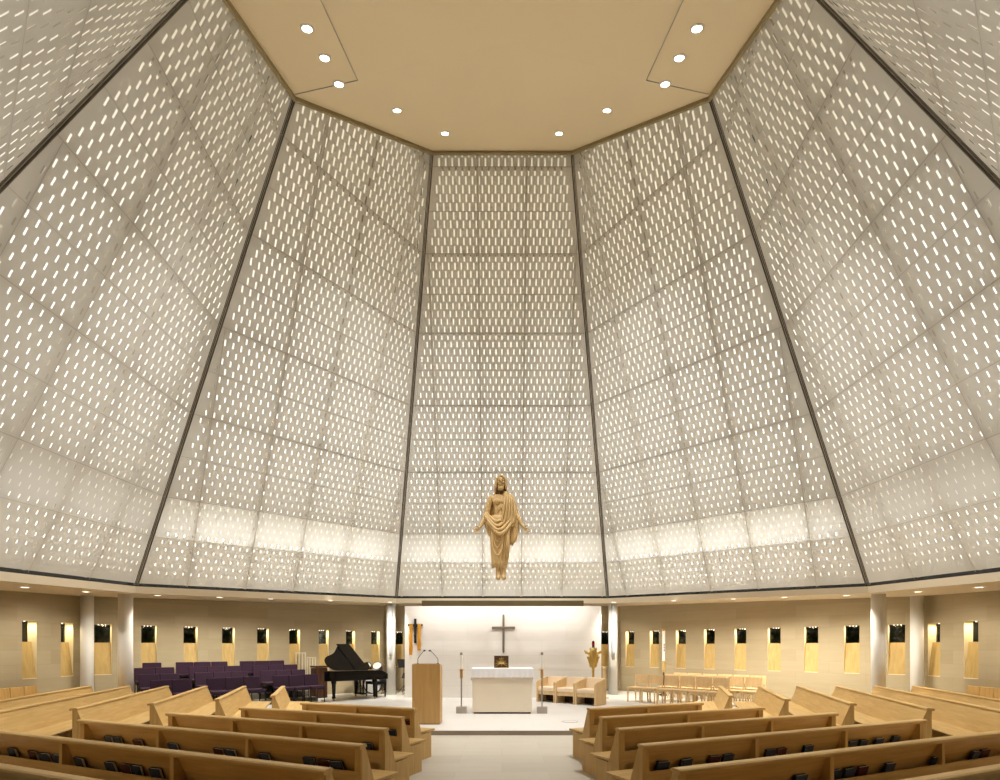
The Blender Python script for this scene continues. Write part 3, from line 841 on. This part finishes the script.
# ================================================================== CHOIR (purple chairs on risers, against the diagonal wall)
def dv(S, v, s): return Vector((s*(S-v)/2, (S+v)/2))      # S = |x|+y, v = y-|x|
RISE = [0, .118, .25, .36]
for k in (1, 2, 3):
    mb = MB(); Sa, Sb = 19.58+.8*(k-1)+.12, 22.12
    pl = [dv(Sa, 9.13, -1), dv(Sa, 2.9, -1), dv(Sb, 2.9, -1), dv(Sb, 9.13, -1)]
    z0 = PLAT+(RISE[k-1] if k > 1 else 0)
    mb.prism([(p.x, p.y) for p in pl], z0+.001, PLAT+RISE[k], 'z')
    tag(mb.build('choir_riser', CARPET), '%s carpeted riser step under the purple choir chairs' % ['lowest', 'middle', 'highest'][k-1], 'riser', 'choir risers')
def make_choir_chair():
    t = thing('choir_chair', '-', 'chair')
    mb = MB(); mb.box((0, -.25, .43), (.40, .42, .075)); mb.build('seat', PURPLE, t, bevel=.02)
    mb = MB(); mb.prism([(-.06, .45), (-.01, .45), (.03, .775), (-.02, .778)], -.205, .205); mb.build('backrest', PURPLE, t, bevel=.014)
    for q in (-1, 1):
        mb = MB(); mb.tube([(q*.19, -.43, 0), (q*.19, -.41, .40)], .013, 8); mb.build('leg', CHAIRMETAL, t)
        mb = MB(); mb.tube([(q*.19, .0, 0), (q*.19, -.03, .40), (q*.19, .0, .60)], .013, 8); mb.build('leg', CHAIRMETAL, t)
    mb = MB(); mb.tube([(-.19, -.42, .385), (.19, -.42, .385)], .012, 6); mb.tube([(-.19, -.03, .385), (.19, -.03, .385)], .012, 6)
    for q in (-1, 1): mb.tube([(q*.19, -.42, .385), (q*.19, -.03, .385)], .012, 6)
    mb.build('frame', CHAIRMETAL, t)
    return t
cc0 = make_choir_chair(); first = True
VEND = [9.12, 8.94, 8.95, 8.72]; NCH = [8, 8, 8, 7]
rown = ['front row', 'second row', 'third row', 'back row']
for k in range(4):
    S = 19.6+.8*k; v = VEND[k]; n = 0
    for g in range(3):
        for i in range(3):
            if n >= NCH[k]: break
            p = dv(S, v-.297, -1)
            lab = 'purple upholstered choir chair, %s of the risers, %s from the piano end' % (rown[k], ORD[n])
            o = cc0 if first else dup(cc0, (0, 0, 0), 0, lab)
            first = False
            tag(o, lab, 'chair', 'purple choir chairs'); o.location = (p.x, p.y, PLAT+RISE[k]); o.rotation_euler = (0, 0, R(45+random.uniform(-2, 2)))
            v -= .596; n += 1
        v -= .44
# pale guard rail at the end of the risers
t = thing('guard_rail', 'pale picket guard rail stepping down at the end of the choir risers', 'railing', (-6.12, 15.76, PLAT))
for x0, x1, zt in ((-.34, -.01, 1.36), (.01, .30, 1.21)):
    mb = MB(); mb.box(((x0+x1)/2, 0, zt), (x1-x0, .04, .03)); mb.box(((x0+x1)/2, 0, .12), (x1-x0, .03, .03)); mb.build('rail', PALEPOST, t)
    n = 4
    for i in range(n):
        mb = MB(); mb.box((x0+.02+(x1-x0-.04)*i/(n-1), 0, zt/2), (.03, .03, zt-.02)); mb.build('picket', PALEPOST, t)
# dark wooden console behind the piano
t = thing('console', 'dark brown wooden console cabinet between the choir chairs and the grand piano', 'console', (-5.58, 15.38, PLAT), R(45))
mb = MB(); mb.box((0, 0, .46), (.38, .32, .90)); mb.build('body', DARKWOOD, t, bevel=.006)
mb = MB(); mb.box((0, 0, .95), (.42, .36, .05)); mb.build('top', DARKWOOD, t, bevel=.006)
mb = MB(); mb.box((0, 0, .03), (.34, .28, .06)); mb.build('plinth', EBONY, t)

# ================================================================== GRAND PIANO
PX, PY, PA = -4.66, 14.98, 46
t = thing('grand_piano', 'black lacquered grand piano with its lid raised beside the choir chairs', 'piano', (PX, PY, PLAT), R(PA))
def smooth_poly(pts, it=2):
    for _ in range(it):
        q = []
        for i in range(len(pts)):
            a, b = Vector(pts[i]), Vector(pts[(i+1) % len(pts)]); q += [a*.75+b*.25, a*.25+b*.75]
        pts = q
    return [tuple(p) for p in pts]
XK, XT, YB, YT = .78, -.80, -.66, .66
curve = [(.20, YT), (-.02, .60), (-.16, .42), (-.30, .22), (-.46, .10), (-.62, .03), (-.76, -.12), (XT, -.32), (-.78, -.52), (-.68, -.64), (-.55, YB)]
def soft(c):
    q = [Vector(c[0])]
    for i in range(len(c)-1):
        a, b = Vector(c[i]), Vector(c[i+1]); q += [a*.75+b*.25, a*.25+b*.75]
    q.append(Vector(c[-1])); return q
cv = soft(soft(curve))
outline = [(XK, YB), (XK, YT)]+[(p.x, p.y) for p in cv]
mb = MB(); mb.prism(outline, .58, .86, 'z'); mb.build('case', PIANO, t)
mb = MB(); mb.prism([(x*.82-.0, y*.82) for x, y in outline], .861, .866, 'z'); mb.build('soundboard', SPRUCE, t)
mb = MB(); mb.box((.90, 0, .63), (.30, 1.32, .10)); mb.build('key_bed', PIANO, t, bevel=.01)
mb = MB(); mb.box((.93, 0, .69), (.15, 1.18, .022))
mb.build('keyboard', IVORY, t)
for q in (-1, 1):
    mb = MB(); mb.prism([(.74, .68), (1.05, .68), (1.04, .74), (.86, .84), (.74, .86)], q*.635-.03, q*.635+.03, 'y'); mb.build('cheek', PIANO, t, bevel=.01)
mb = MB(); mb.prism([(.60, .87), (.64, .87), (.52, 1.08), (.50, 1.08)], -.40, .40, 'y'); mb.build('music_desk', PIANO, t)
TH = R(33)
hinge = Matrix.Translation((0, YB, .875)) @ Matrix.Rotation(TH, 4, 'X') @ Matrix.Translation((0, -YB, 0))
def hinged(name, poly, z0, z1, parent):
    mb = MB(); mb.prism(poly, z0, z1, 'z')
    for v in mb.bm.verts: v.co = hinge @ v.co
    return mb.build(name, PIANO, parent)
XF = .36
lid = hinged('lid', [(XF, YB-.01), (XF, YT+.01), (.20, YT+.01)]+[(p.x-.01, p.y+.01) for p in cv[1:]], 0, .026, t)
hinged('lid_flap', [(XF-.42, YB), (XF-.42, YT), (XF, YT), (XF, YB)], .030, .055, t)
a = hinge @ Vector((.18, YT-.04, 0)); mb = MB(); mb.tube([(.22, YT-.06, .86), a], .013, 8); mb.build('prop_stick', PIANO, t)
for x, y in ((.66, -.54), (.66, .54), (-.52, -.30)):
    mb = MB(); mb.lathe([(.075, .58), (.075, .50), (.058, .47), (.045, .12), (.055, .10), (.045, .07), (.02, .06)], (x, y, 0), 8)
    lg = mb.build('leg', PIANO, t); mb = MB(); mb.lathe([(.018, .06), (.03, .05), (.034, .03), (.025, .0)], (x, y, 0), 12); mb.build('caster', BRASS, lg)
mb = MB()
for q in (-.09, .09): mb.box((.55, q, .36), (.035, .035, .46))
mb.box((.55, 0, .13), (.12, .34, .06)); lyre = mb.build('pedal_lyre', PIANO, t)
for q in (-.09, 0, .09):
    mb = MB(); mb.box((.66, q, .11), (.15, .03, .012)); mb.build('pedal', BRASS, lyre)
# bench
t = thing('piano_bench', 'black padded piano bench behind the raised grand piano', 'bench', (-3.95, 15.78, PLAT), R(46))
mb = MB(); mb.box((0, 0, .43), (.36, .66, .09)); mb.build('seat', PIANO, t, bevel=.02)
for q in (-1, 1):
    for w in (-1, 1):
        mb = MB(); mb.prism([(q*.15-.022, .39), (q*.15+.022, .39), (q*.15+.014, 0), (q*.15-.014, 0)], w*.29-.02, w*.29+.02, 'y'); mb.build('leg', PIANO, t)
# drum kit behind
t = thing('drum_kit', 'small drum kit with white heads and black hoops behind the grand piano', 'drum kit', (-4.28, 16.75, PLAT))
def drum(x, y, z, r, d, tilt, hd=True):
    rot = Matrix.Rotation(R(tilt), 3, 'X')
    mb = MB(); mb.lathe([(r, -d/2), (r, d/2)], (x, y, z), 24, rot); sh = mb.build('shell', EBONY, t)
    mb = MB(); mb.lathe([(r*.93, d/2+.001), (r*.93, d/2+.004)], (x, y, z), 24, rot); mb.build('head', DRUMHEAD, sh)
    mb = MB(); mb.lathe([(r*.94, d/2-.01), (r*1.05, d/2-.01), (r*1.05, d/2+.016), (r*.94, d/2+.016)], (x, y, z), 24, rot, False); mb.build('hoop', EBONY, sh)
drum(-.17, -.1, .86, .15, .20, 50); drum(.17, -.1, .87, .15, .20, 50); drum(0, .1, .30, .29, .36, 90); drum(.42, -.1, .50, .18, .30, 20); drum(-.42, -.15, .60, .17, .13, 15)
for x, y, z in ((-.55, .15, 1.0), (.52, .15, .98)):
    mb = MB(); mb.tube([(x, y, 0), (x, y, z)], .012, 8)
    for a in range(3): mb.tube([(x, y, .3), (x+.22*cos(a*2.1), y+.22*sin(a*2.1), 0)], .008, 6)
    st = mb.build('cymbal_stand', CHAIRMETAL, t)
    mb = MB(); mb.lathe([(.20, z-.012), (.06, z+.008), (.03, z+.03), (.0101, z+.032)], (x, y, 0), 24); mb.build('cymbal', BRASS, st)
mb = MB()
for x in (-.17, .17): mb.tube([(x, 0, .80), (x*.3, .1, .62), (x*.2, .1, .50)], .012, 8)
for x, y in ((.42, -.1), (-.42, -.15)):
    for a in range(3): mb.tube([(x, y, .45), (x+.17*cos(a*2.1), y+.17*sin(a*2.1), 0)], .009, 6)
mb.build('stand', CHAIRMETAL, t)
# music stands
for i, (x, y, rz, lab) in enumerate([(-3.30, 16.95, 30, 'black tripod music stand behind the white column, beyond the piano bench'), (-3.02, 16.35, -20, 'black low tripod stand by the end of the pale wall')]):
    t = thing('music_stand', lab, 'music stand', (x, y, PLAT), R(rz))
    k = 1 if i == 0 else .62
    mb = MB(); mb.tube([(0, 0, .18*k), (0, 0, .95*k)], .012, 8); mb.build('pole', CHAIRMETAL, t)
    mb = MB(); mb.prism([(-.10, .86*k), (-.09, .86*k), (.02, 1.14*k), (.01, 1.14*k)], -.22, .22); mb.box((0, -.11, .865*k), (.44, .05, .008)); mb.build('desk', EBONY, t)
    for a in range(3):
        mb = MB(); mb.tube([(0, 0, .26*k), (.24*cos(a*2.094), .24*sin(a*2.094), .01)], .009, 6); mb.build('leg', CHAIRMETAL, t)

# ================================================================== PALE WOODEN CHAIRS on the other side
def make_wood_chair():
    t = thing('wooden_chair', '-', 'chair')
    mb = MB(); mb.box((0, -.23, .405), (.42, .42, .028)); mb.build('seat', LIGHTWOOD, t, bevel=.008)
    mb = MB(); n = 8; pts = []
    for i in range(n+1):
        x = -.20+.40*i/n; c = .025*(1-(2*i/n-1)**2); pts.append((x, c))
    for i in range(n):
        (xa, ca), (xb, cb) = pts[i], pts[i+1]
        for (z0, y0), (z1, y1) in (((.52, .0), (.755, .045)),):
            q = [(xa, y0+ca, z0), (xb, y0+cb, z0), (xb, y1+cb, z1), (xa, y1+ca, z1)]
            p = [(x, y-.016, z) for x, y, z in q]
            mb.face(q); mb.face(p[::-1])
            mb.face((p[0], p[1], q[1], q[0])); mb.face((q[3], q[2], p[2], p[3]))
    mb.build('backrest', LIGHTWOOD, t)
    for q in (-1, 1):
        mb = MB(); mb.prism([(-.43, 0), (-.40, 0), (-.395, .40), (-.43, .40)], q*.19-.016, q*.19+.016); mb.build('leg', LIGHTWOOD, t)
        mb = MB(); mb.prism([(.01, 0), (.04, 0), (.015, .40), (.05, .74), (.025, .74), (-.02, .40)], q*.19-.014, q*.19+.014); mb.build('leg', LIGHTWOOD, t)
    mb = MB(); mb.box((0, -.41, .37), (.36, .02, .045)); mb.box((0, .0, .37), (.36, .02, .045))
    for q in (-1, 1): mb.box((q*.19, -.20, .37), (.02, .38, .045))
    mb.build('apron', LIGHTWOOD, t)
    return t
wc = make_wood_chair(); first = True
for k, (S, v0, n, nm) in enumerate([(18.35, 10.40, 6, 'front row'), (19.5, 9.7, 6, 'middle row'), (20.9, 10.0, 6, 'back row')]):
    for i in range(n):
        p = dv(S, v0-.636*i, 1); lab = 'pale wooden chair on the armchair side, %s, %s from the white column' % (nm, ORD[i])
        o = wc if first else dup(wc, (0, 0, 0), 0, lab)
        first = False
        tag(o, lab, 'chair', 'pale wooden chairs'); o.location = (p.x, p.y, PLAT); o.rotation_euler = (0, 0, R(-45+random.uniform(-2, 2)))

# ================================================================== STATUE
SC = .02847
st = thing('statue', 'large carved wooden statue of a robed bearded man with open arms on the screen', 'statue', (-.03, 14.38, 3.48))
def S3(p): return Vector(p)*SC
def skin_obj(name, nodes, links, parent, mat, sub=2, root=0):
    me = bpy.data.meshes.new(name); me.from_pydata([S3(n[0]) for n in nodes], links, [])
    o = bpy.data.objects.new(name, me); COL.objects.link(o); o.parent = parent
    sk = o.modifiers.new('Skin', 'SKIN'); sk.use_smooth_shade = True; sk.branch_smoothing = .4
    for i, n in enumerate(nodes):
        r = n[1]; r = (r, r) if not isinstance(r, tuple) else r
        me.skin_vertices[0].data[i].radius = (r[0]*SC, r[1]*SC); me.skin_vertices[0].data[i].use_root = (i == root)
    s = o.modifiers.new('Subsurf', 'SUBSURF'); s.levels = sub; s.render_levels = sub
    me.materials.append(mat); return o
nodes = [((0, 0, 50), (8, 6)), ((0, 0, 60), (7.6, 5.6)), ((0, -.6, 72), (8.6, 6)), ((0, -.3, 82), (8.2, 5.4)), ((0, 0, 88), (3.6, 3.4)), ((0, -.6, 92.5), (3.0, 3.0)),
         ((0, -2.0, 96.5), (4.0, 4.2)), ((0, -1.5, 102), (4.1, 4.6)), ((0, -.3, 105), (2.6, 2.8)),
         ((4.2, 0, 44), 5), ((3.4, -2, 26), 3.6), ((2.7, .3, 10), 2.6), ((2.7, -.6, 5), 2.9), ((2.8, -3.6, 1.8), (2.7, 1.9)),
         ((-4.2, 0, 44), 5), ((-3.2, -2, 26), 3.6), ((-2.5, .3, 10), 2.6), ((-2.5, -.6, 5), 2.9), ((-2.6, -3.6, 1.8), (2.7, 1.9))]
links = [(0, 1), (1, 2), (2, 3), (3, 4), (4, 5), (5, 6), (6, 7), (7, 8), (0, 9), (9, 10), (10, 11), (11, 12), (12, 13), (0, 14), (14, 15), (15, 16), (16, 17), (17, 18)]
for q, arm in ((-1, [((-9.6, 0, 84.5), 4.0), ((-12.2, -.4, 77), 3.3), ((-14.2, -1.4, 68.5), 2.7), ((-17.4, -3.6, 60.5), 2.3), ((-19.8, -5, 55.2), 1.6), ((-22, -6, 52.2), (2.1, 1.1))]),
               (1, [((9.6, 0, 84.5), 4.0), ((12.4, -.4, 77), 3.4), ((15.0, -1.4, 68.5), 2.7), ((18.6, -3.6, 60.5), 2.3), ((21.2, -5, 55.6), 1.6), ((23.4, -6, 52.8), (2.1, 1.1))])):
    b = len(nodes); nodes += arm; links.append((3, b)); links += [(b+i, b+i+1) for i in range(len(arm)-1)]
    pal = b+len(arm)-1; px, py, pz = arm[-1][0]
    # four unequal fingers and a thumb off the side of the palm
    for f, (dx, dz, ln) in enumerate([(.90, -.20, 4.6), (.80, -.52, 5.2), (.62, -.78, 5.0), (.38, -.95, 4.2)]):
        c = len(nodes); spread = (f-1.5)*.75
        base = Vector((px+q*(1.2-.3*f), py-.2, pz-.4-.45*f))
        d = Vector((q*dx, -.25, dz)).normalized()
        nodes += [(tuple(base+d*ln*.25), .55), (tuple(base+d*ln*.62+Vector((0, -.25, 0))), .50), (tuple(base+d*ln+Vector((0, -.9, 0))), .38)]
        links += [(pal, c), (c, c+1), (c+1, c+2)]
    c = len(nodes); bx = Vector((px-q*.2, py-.9, pz+.8))
    nodes += [(tuple(bx+Vector((q*1.0, -.8, 1.0))), .6), (tuple(bx+Vector((q*2.4, -1.4, 1.3))), .5), (tuple(bx+Vector((q*3.4, -1.6, 1.0))), .38)]
    links += [(pal, c), (c, c+1), (c+1, c+2)]
body = skin_obj('body', nodes, links, st, STATUEWOOD)
# face
mb = MB()
mb.tube([S3((0, -5.2, 101.4)), S3((0, -6.2, 99.6)), S3((0, -6.5, 98.2))], [.5*SC, .75*SC, .95*SC], 10)
for q in (-1, 1):
    mb.tube([S3((q*.5, -5.4, 101.3)), S3((q*1.7, -5.35, 101.7)), S3((q*2.9, -4.4, 101.0))], [.35*SC, .5*SC, .3*SC], 8)
    mb.ball(S3((q*1.6, -4.75, 100.3)), (.75*SC, .45*SC, .42*SC), 12, 8)
    mb.ball(S3((q*2.4, -4.4, 98.4)), (1.0*SC, .8*SC, .9*SC), 12, 8)
    mb.tube([S3((0, -5.9, 97.0)), S3((q*1.1, -5.7, 96.6)), S3((q*2.2, -4.9, 95.2))], [.55*SC, .55*SC, .3*SC], 8)
    mb.ball(S3((q*.5, -5.5, 95.8)), (.7*SC, .4*SC, .3*SC), 10, 6)
    mb.ball(S3((q*4.3, -.8, 99.6)), (.5*SC, .9*SC, 1.4*SC), 10, 8)
mb.build('face', STATUEWOOD, st, smooth=True).location.y = -.7*SC
mb = MB(); rr = random.Random(3)
mb.ball(S3((0, -3.6, 93.8)), (2.6*SC, 2.1*SC, 2.9*SC), 16, 10)
for i in range(9):
    x = -2.4+4.8*i/8; mb.tube([S3((x, -4.9+abs(x)*.35, 95.4)), S3((x*.85, -5.3+abs(x)*.3, 93)), S3((x*.45, -4.6, 90.4-.3*(i % 2)))], [.55*SC, .6*SC, .25*SC], 7)
mb.build('beard', STATUEWOOD, st, smooth=True).location.y = -.6*SC
mb = MB(); RH = []
for z, rx, ry, op in ((107.3, .6, .6, 0), (106.9, 2.4, 2.4, 0), (105.6, 4.0, 4.2, 0), (104.2, 4.8, 4.9, 34), (102.2, 5.2, 5.2, 52), (99, 5.5, 5.3, 56), (95.5, 5.8, 5.2, 60), (92, 6.2, 5.0, 60), (89.6, 5.7, 4.4, 60)):
    ring = []
    for j in range(49):
        a = R(op)+(2*pi-2*R(op))*j/48; m = 1+.035*cos(a*14+z*.35)
        ring.append(mb.bm.verts.new(S3((rx*m*sin(a), .3-ry*m*cos(a), z))))
    RH.append(ring)
for i in range(len(RH)-1):
    for j in range(48): mb.bm.faces.new((RH[i][j], RH[i][j+1], RH[i+1][j+1], RH[i+1][j]))
for q in (-1, 1):
    for i in range(1, 4):
        mb.tube([S3((q*(.6+.6*i), -4.7+.4*i, 105.0)), S3((q*(3.7+.45*i), -3.7+.9*i, 102.4)), S3((q*(4.4+.35*i), -3.4+.9*i, 98.6)), S3((q*(4.7+.4*i), -3.3+.9*i, 94.5)), S3((q*(5.0+.3*i), -3.2+.8*i, 90.0-.6*i))], [.5*SC, .8*SC, .85*SC, .85*SC, .4*SC], 8)
mb.build('hair', STATUEWOOD, st, smooth=True)
# robe: skirt
def loft(rings, n=72, folds=9, amp=.095, ph=0, tw=.25, name='robe', parent=st, cap=True):
    mb = MB(); R_ = []
    for q, (z, xc, yc, rx, ry) in enumerate(rings):
        ring = []
        for j in range(n):
            a = 2*pi*j/n
            m = 1+amp*(q/(len(rings)-1)*.7+.3)*(cos(folds*a+ph+tw*q)+.45*cos((folds*2-3)*a+1.3+tw*q*.6))
            ring.append(mb.bm.verts.new(S3((xc+rx*m*cos(a), yc+ry*m*sin(a), z+(1.0*sin(3*a+1) if q == len(rings)-1 else 0)))))
        R_.append(ring)
    for i in range(len(R_)-1):
        for j in range(n): mb.bm.faces.new((R_[i][j], R_[i][(j+1) % n], R_[i+1][(j+1) % n], R_[i+1][j]))
    if cap: mb.bm.faces.new(R_[0]); mb.bm.faces.new(R_[-1][::-1])
    return mb.build(name, STATUEWOOD, parent, smooth=True)
rb = loft([(66, 0, -.2, 9.5, 6.6), (62, .2, -.3, 11.2, 7.2), (56, .2, -.4, 11.6, 7.6), (50, 0, -.4, 10.8, 7.4), (42, -.6, -.5, 9.8, 7.0), (34, -.8, -.5, 9.2, 6.6), (26, -1.0, -.4, 8.4, 6.2), (19, -1.3, -.3, 7.4, 5.8), (14.5, -1.6, -.2, 6.8, 5.4)], name='skirt')
# mantle over the shoulder: cloth with vertical folds
mb = MB()
for i in range(9):
    f = i/8; x0 = 4.2+7.8*f; dy = -.9 if i % 2 == 0 else .5; rr_ = 1.15 if i % 2 == 0 else .85
    mb.tube([S3((x0*.8+1.2, 4.0-1.0*f, 87.6-2.2*f)), S3((x0*.92+.5, -2.6+1.6*f+dy*.4, 89.0-2.8*f)), S3((x0, -5.7+2.6*f+dy, 83.5-2*f)), S3((x0-.8+1.9*f, -7.0+2.6*f+dy, 76)), S3((x0-2.0+3.6*f, -7.3+2.4*f+dy, 68)), S3((x0-3.4+4.8*f, -7.7+2.2*f+dy, 60)), S3((x0-3.6+3.2*f, -7.6+1.8*f, 54))],
            [.9*SC, rr_*SC, rr_*SC, rr_*SC, rr_*SC, rr_*SC, .6*SC], 9)
mb.build('mantle', STATUEWOOD, st, smooth=True)
# swags across the hips
mb = MB()
for i, (xl, zl, dip, xr, zr, yo) in enumerate([(-14.6, 69, 60.0, 8, 72, -6.8), (-16.0, 68, 55.8, 10, 69.5, -8.4), (-16.6, 66.4, 51.8, 12.4, 67, -9.6), (-15.6, 63.6, 48.2, 14.2, 64.5, -9.8)]):
    pts = []; n = 18
    for j in range(n+1):
        u = j/n; x = xl+(xr-xl)*u
        z = (zl+(zr-zl)*u)-(((zl+zr)/2)-dip)*4*u*(1-u)*(1-.12*cos(2*pi*u))
        y = yo*(.45+.55*sin(pi*min(max(u, 0), 1)))
        pts.append(S3((x, y, z)))
    rad = [(1.25+.55*sin(pi*j/n))*SC for j in range(n+1)]
    mb.tube(pts, rad, 10)
mb.build('swag', STATUEWOOD, st, smooth=True)
mb = MB()
for k, (w, zd) in enumerate([(5.6, 25.5), (4.1, 33), (2.6, 39)]):
    pts = []
    for j in range(17):
        u = j/16; a = pi*u; pts.append(S3((-3.4-w*cos(a), -7.2-.8*sin(a), 50-(50-zd)*sin(a)**.7)))
    mb.tube(pts, [(.75 if k == 0 else .6)*SC]*17, 8)
for x, z1 in ((3.4, 20), (5.4, 22), (1.6, 22), (6.8, 26)):
    mb.tube([S3((x+1, -6.9, 52)), S3((x+.3, -7.0, 38)), S3((x-.6, -6.2, z1))], [.9*SC, .8*SC, .4*SC], 8)
mb.build('fold', STATUEWOOD, st, smooth=True)
loft([(70, 14.2, -.6, 3.4, 3.4), (62, 14.8, -.8, 4.2, 3.4), (54, 13.6, -1, 4.6, 3.2), (46, 12.6, -1, 4.0, 2.8), (40, 12.0, -1, 2.9, 2.2), (37.5, 11.0, -1, 1.4, 1.2)], folds=6, amp=.10, name='mantle_end')
loft([(68, -15, -1.6, 2.6, 3.2), (62, -14.2, -1.4, 3.8, 3.2), (54, -12.0, -1.2, 3.4, 3.0), (46, -10, -1, 2.0, 2.4)], folds=6, amp=.10, name='mantle_end')
loft([(89, 0, 2.2, 7.5, 1.8), (84, 0, 2.6, 10.5, 2.4), (74, 0, 3.0, 11.5, 2.6), (64, 0, 3.0, 12, 3.0)], folds=5, amp=.05, name='mantle_back')
# chest modelling
mb = MB()
for q in (-1, 1): mb.ball(S3((q*3.9, -4.6, 79.5)), (3.8*SC, 1.6*SC, 2.8*SC), 16, 10)
for q in (-1, 1):
    mb.tube([S3((0, -6.0, 73.6)), S3((q*2.6, -6.1, 71.6)), S3((q*3.4, -5.6, 67))], [.35*SC, .5*SC, .3*SC], 8)
mb.ball(S3((0, -5.4, 66)), (2.8*SC, 1.0*SC, 3.6*SC), 14, 8)
mb.build('chest', STATUEWOOD, st, smooth=True)
mb = MB(); mb.box((0, .36, 1.5), (.16, .5, .06)); mb.box((0, .50, .9), (.10, .8, .05)); mb.box((0, .17, 2.2), (.16, .24, .06)); mb.build('bracket', GIRT, st)

# ================================================================== OUTSIDE the windows: a hedge at night
mb = MB(); rr = random.Random(5)
def hedge_strip(a, b, name):
    a, b = Vector(a), Vector(b); t = (b-a).normalized(); n = Vector((t.y, -t.x, 0)); L_ = (b-a).length
    mb = MB(); nu, nz = int(L_/.11), 26
    g = [[mb.bm.verts.new(a+t*L_*i/nu+Vector((0, 0, 3.1*j/nz))+n*rr.uniform(-.16, .16)) for j in range(nz+1)] for i in range(nu+1)]
    for i in range(nu):
        for j in range(nz): mb.bm.faces.new((g[i][j], g[i+1][j], g[i+1][j+1], g[i][j+1]))
    o = mb.build(name, LEAF); o['kind'] = 'stuff'
    tag(o, 'dark leafy hedge seen at night through the narrow windows', 'hedge', 'hedges outside the windows')
for s in (-1, 1):
    hedge_strip((s*4.9, 19.6, 0), (s*11.6, 12.9, 0), 'hedge')
    hedge_strip((s*11.6, 12.6, 0), (s*11.6, 8.2, 0), 'hedge')
hedge_strip((-4.8, 19.8, 0), (4.8, 19.8, 0), 'hedge')

# ================================================================== WORLD, CAMERA
w = bpy.data.worlds.new('night'); scene.world = w; w.use_nodes = True
w.node_tree.nodes['Background'].inputs[0].default_value = (.55, .60, .45, 1); w.node_tree.nodes['Background'].inputs[1].default_value = .12
cam = bpy.data.cameras.new('camera'); co = bpy.data.objects.new('camera', cam); COL.objects.link(co)
co.location = (0, 0, CAMZ); co.rotation_euler = (R(90), 0, 0)
cam.sensor_width = 36; cam.lens = 36*.504; cam.shift_x = -.002; cam.shift_y = .258; cam.clip_start = .05
scene.camera = co
scene.view_settings.view_transform = 'Standard'; scene.view_settings.look = 'None'
scene.view_settings.exposure = .09; scene.view_settings.gamma = 1; scene.view_settings.use_curve_mapping = False
scene.cycles.use_denoising = True
scene.cycles.max_bounces = 8; scene.cycles.diffuse_bounces = 4; scene.cycles.sample_clamp_indirect = 6
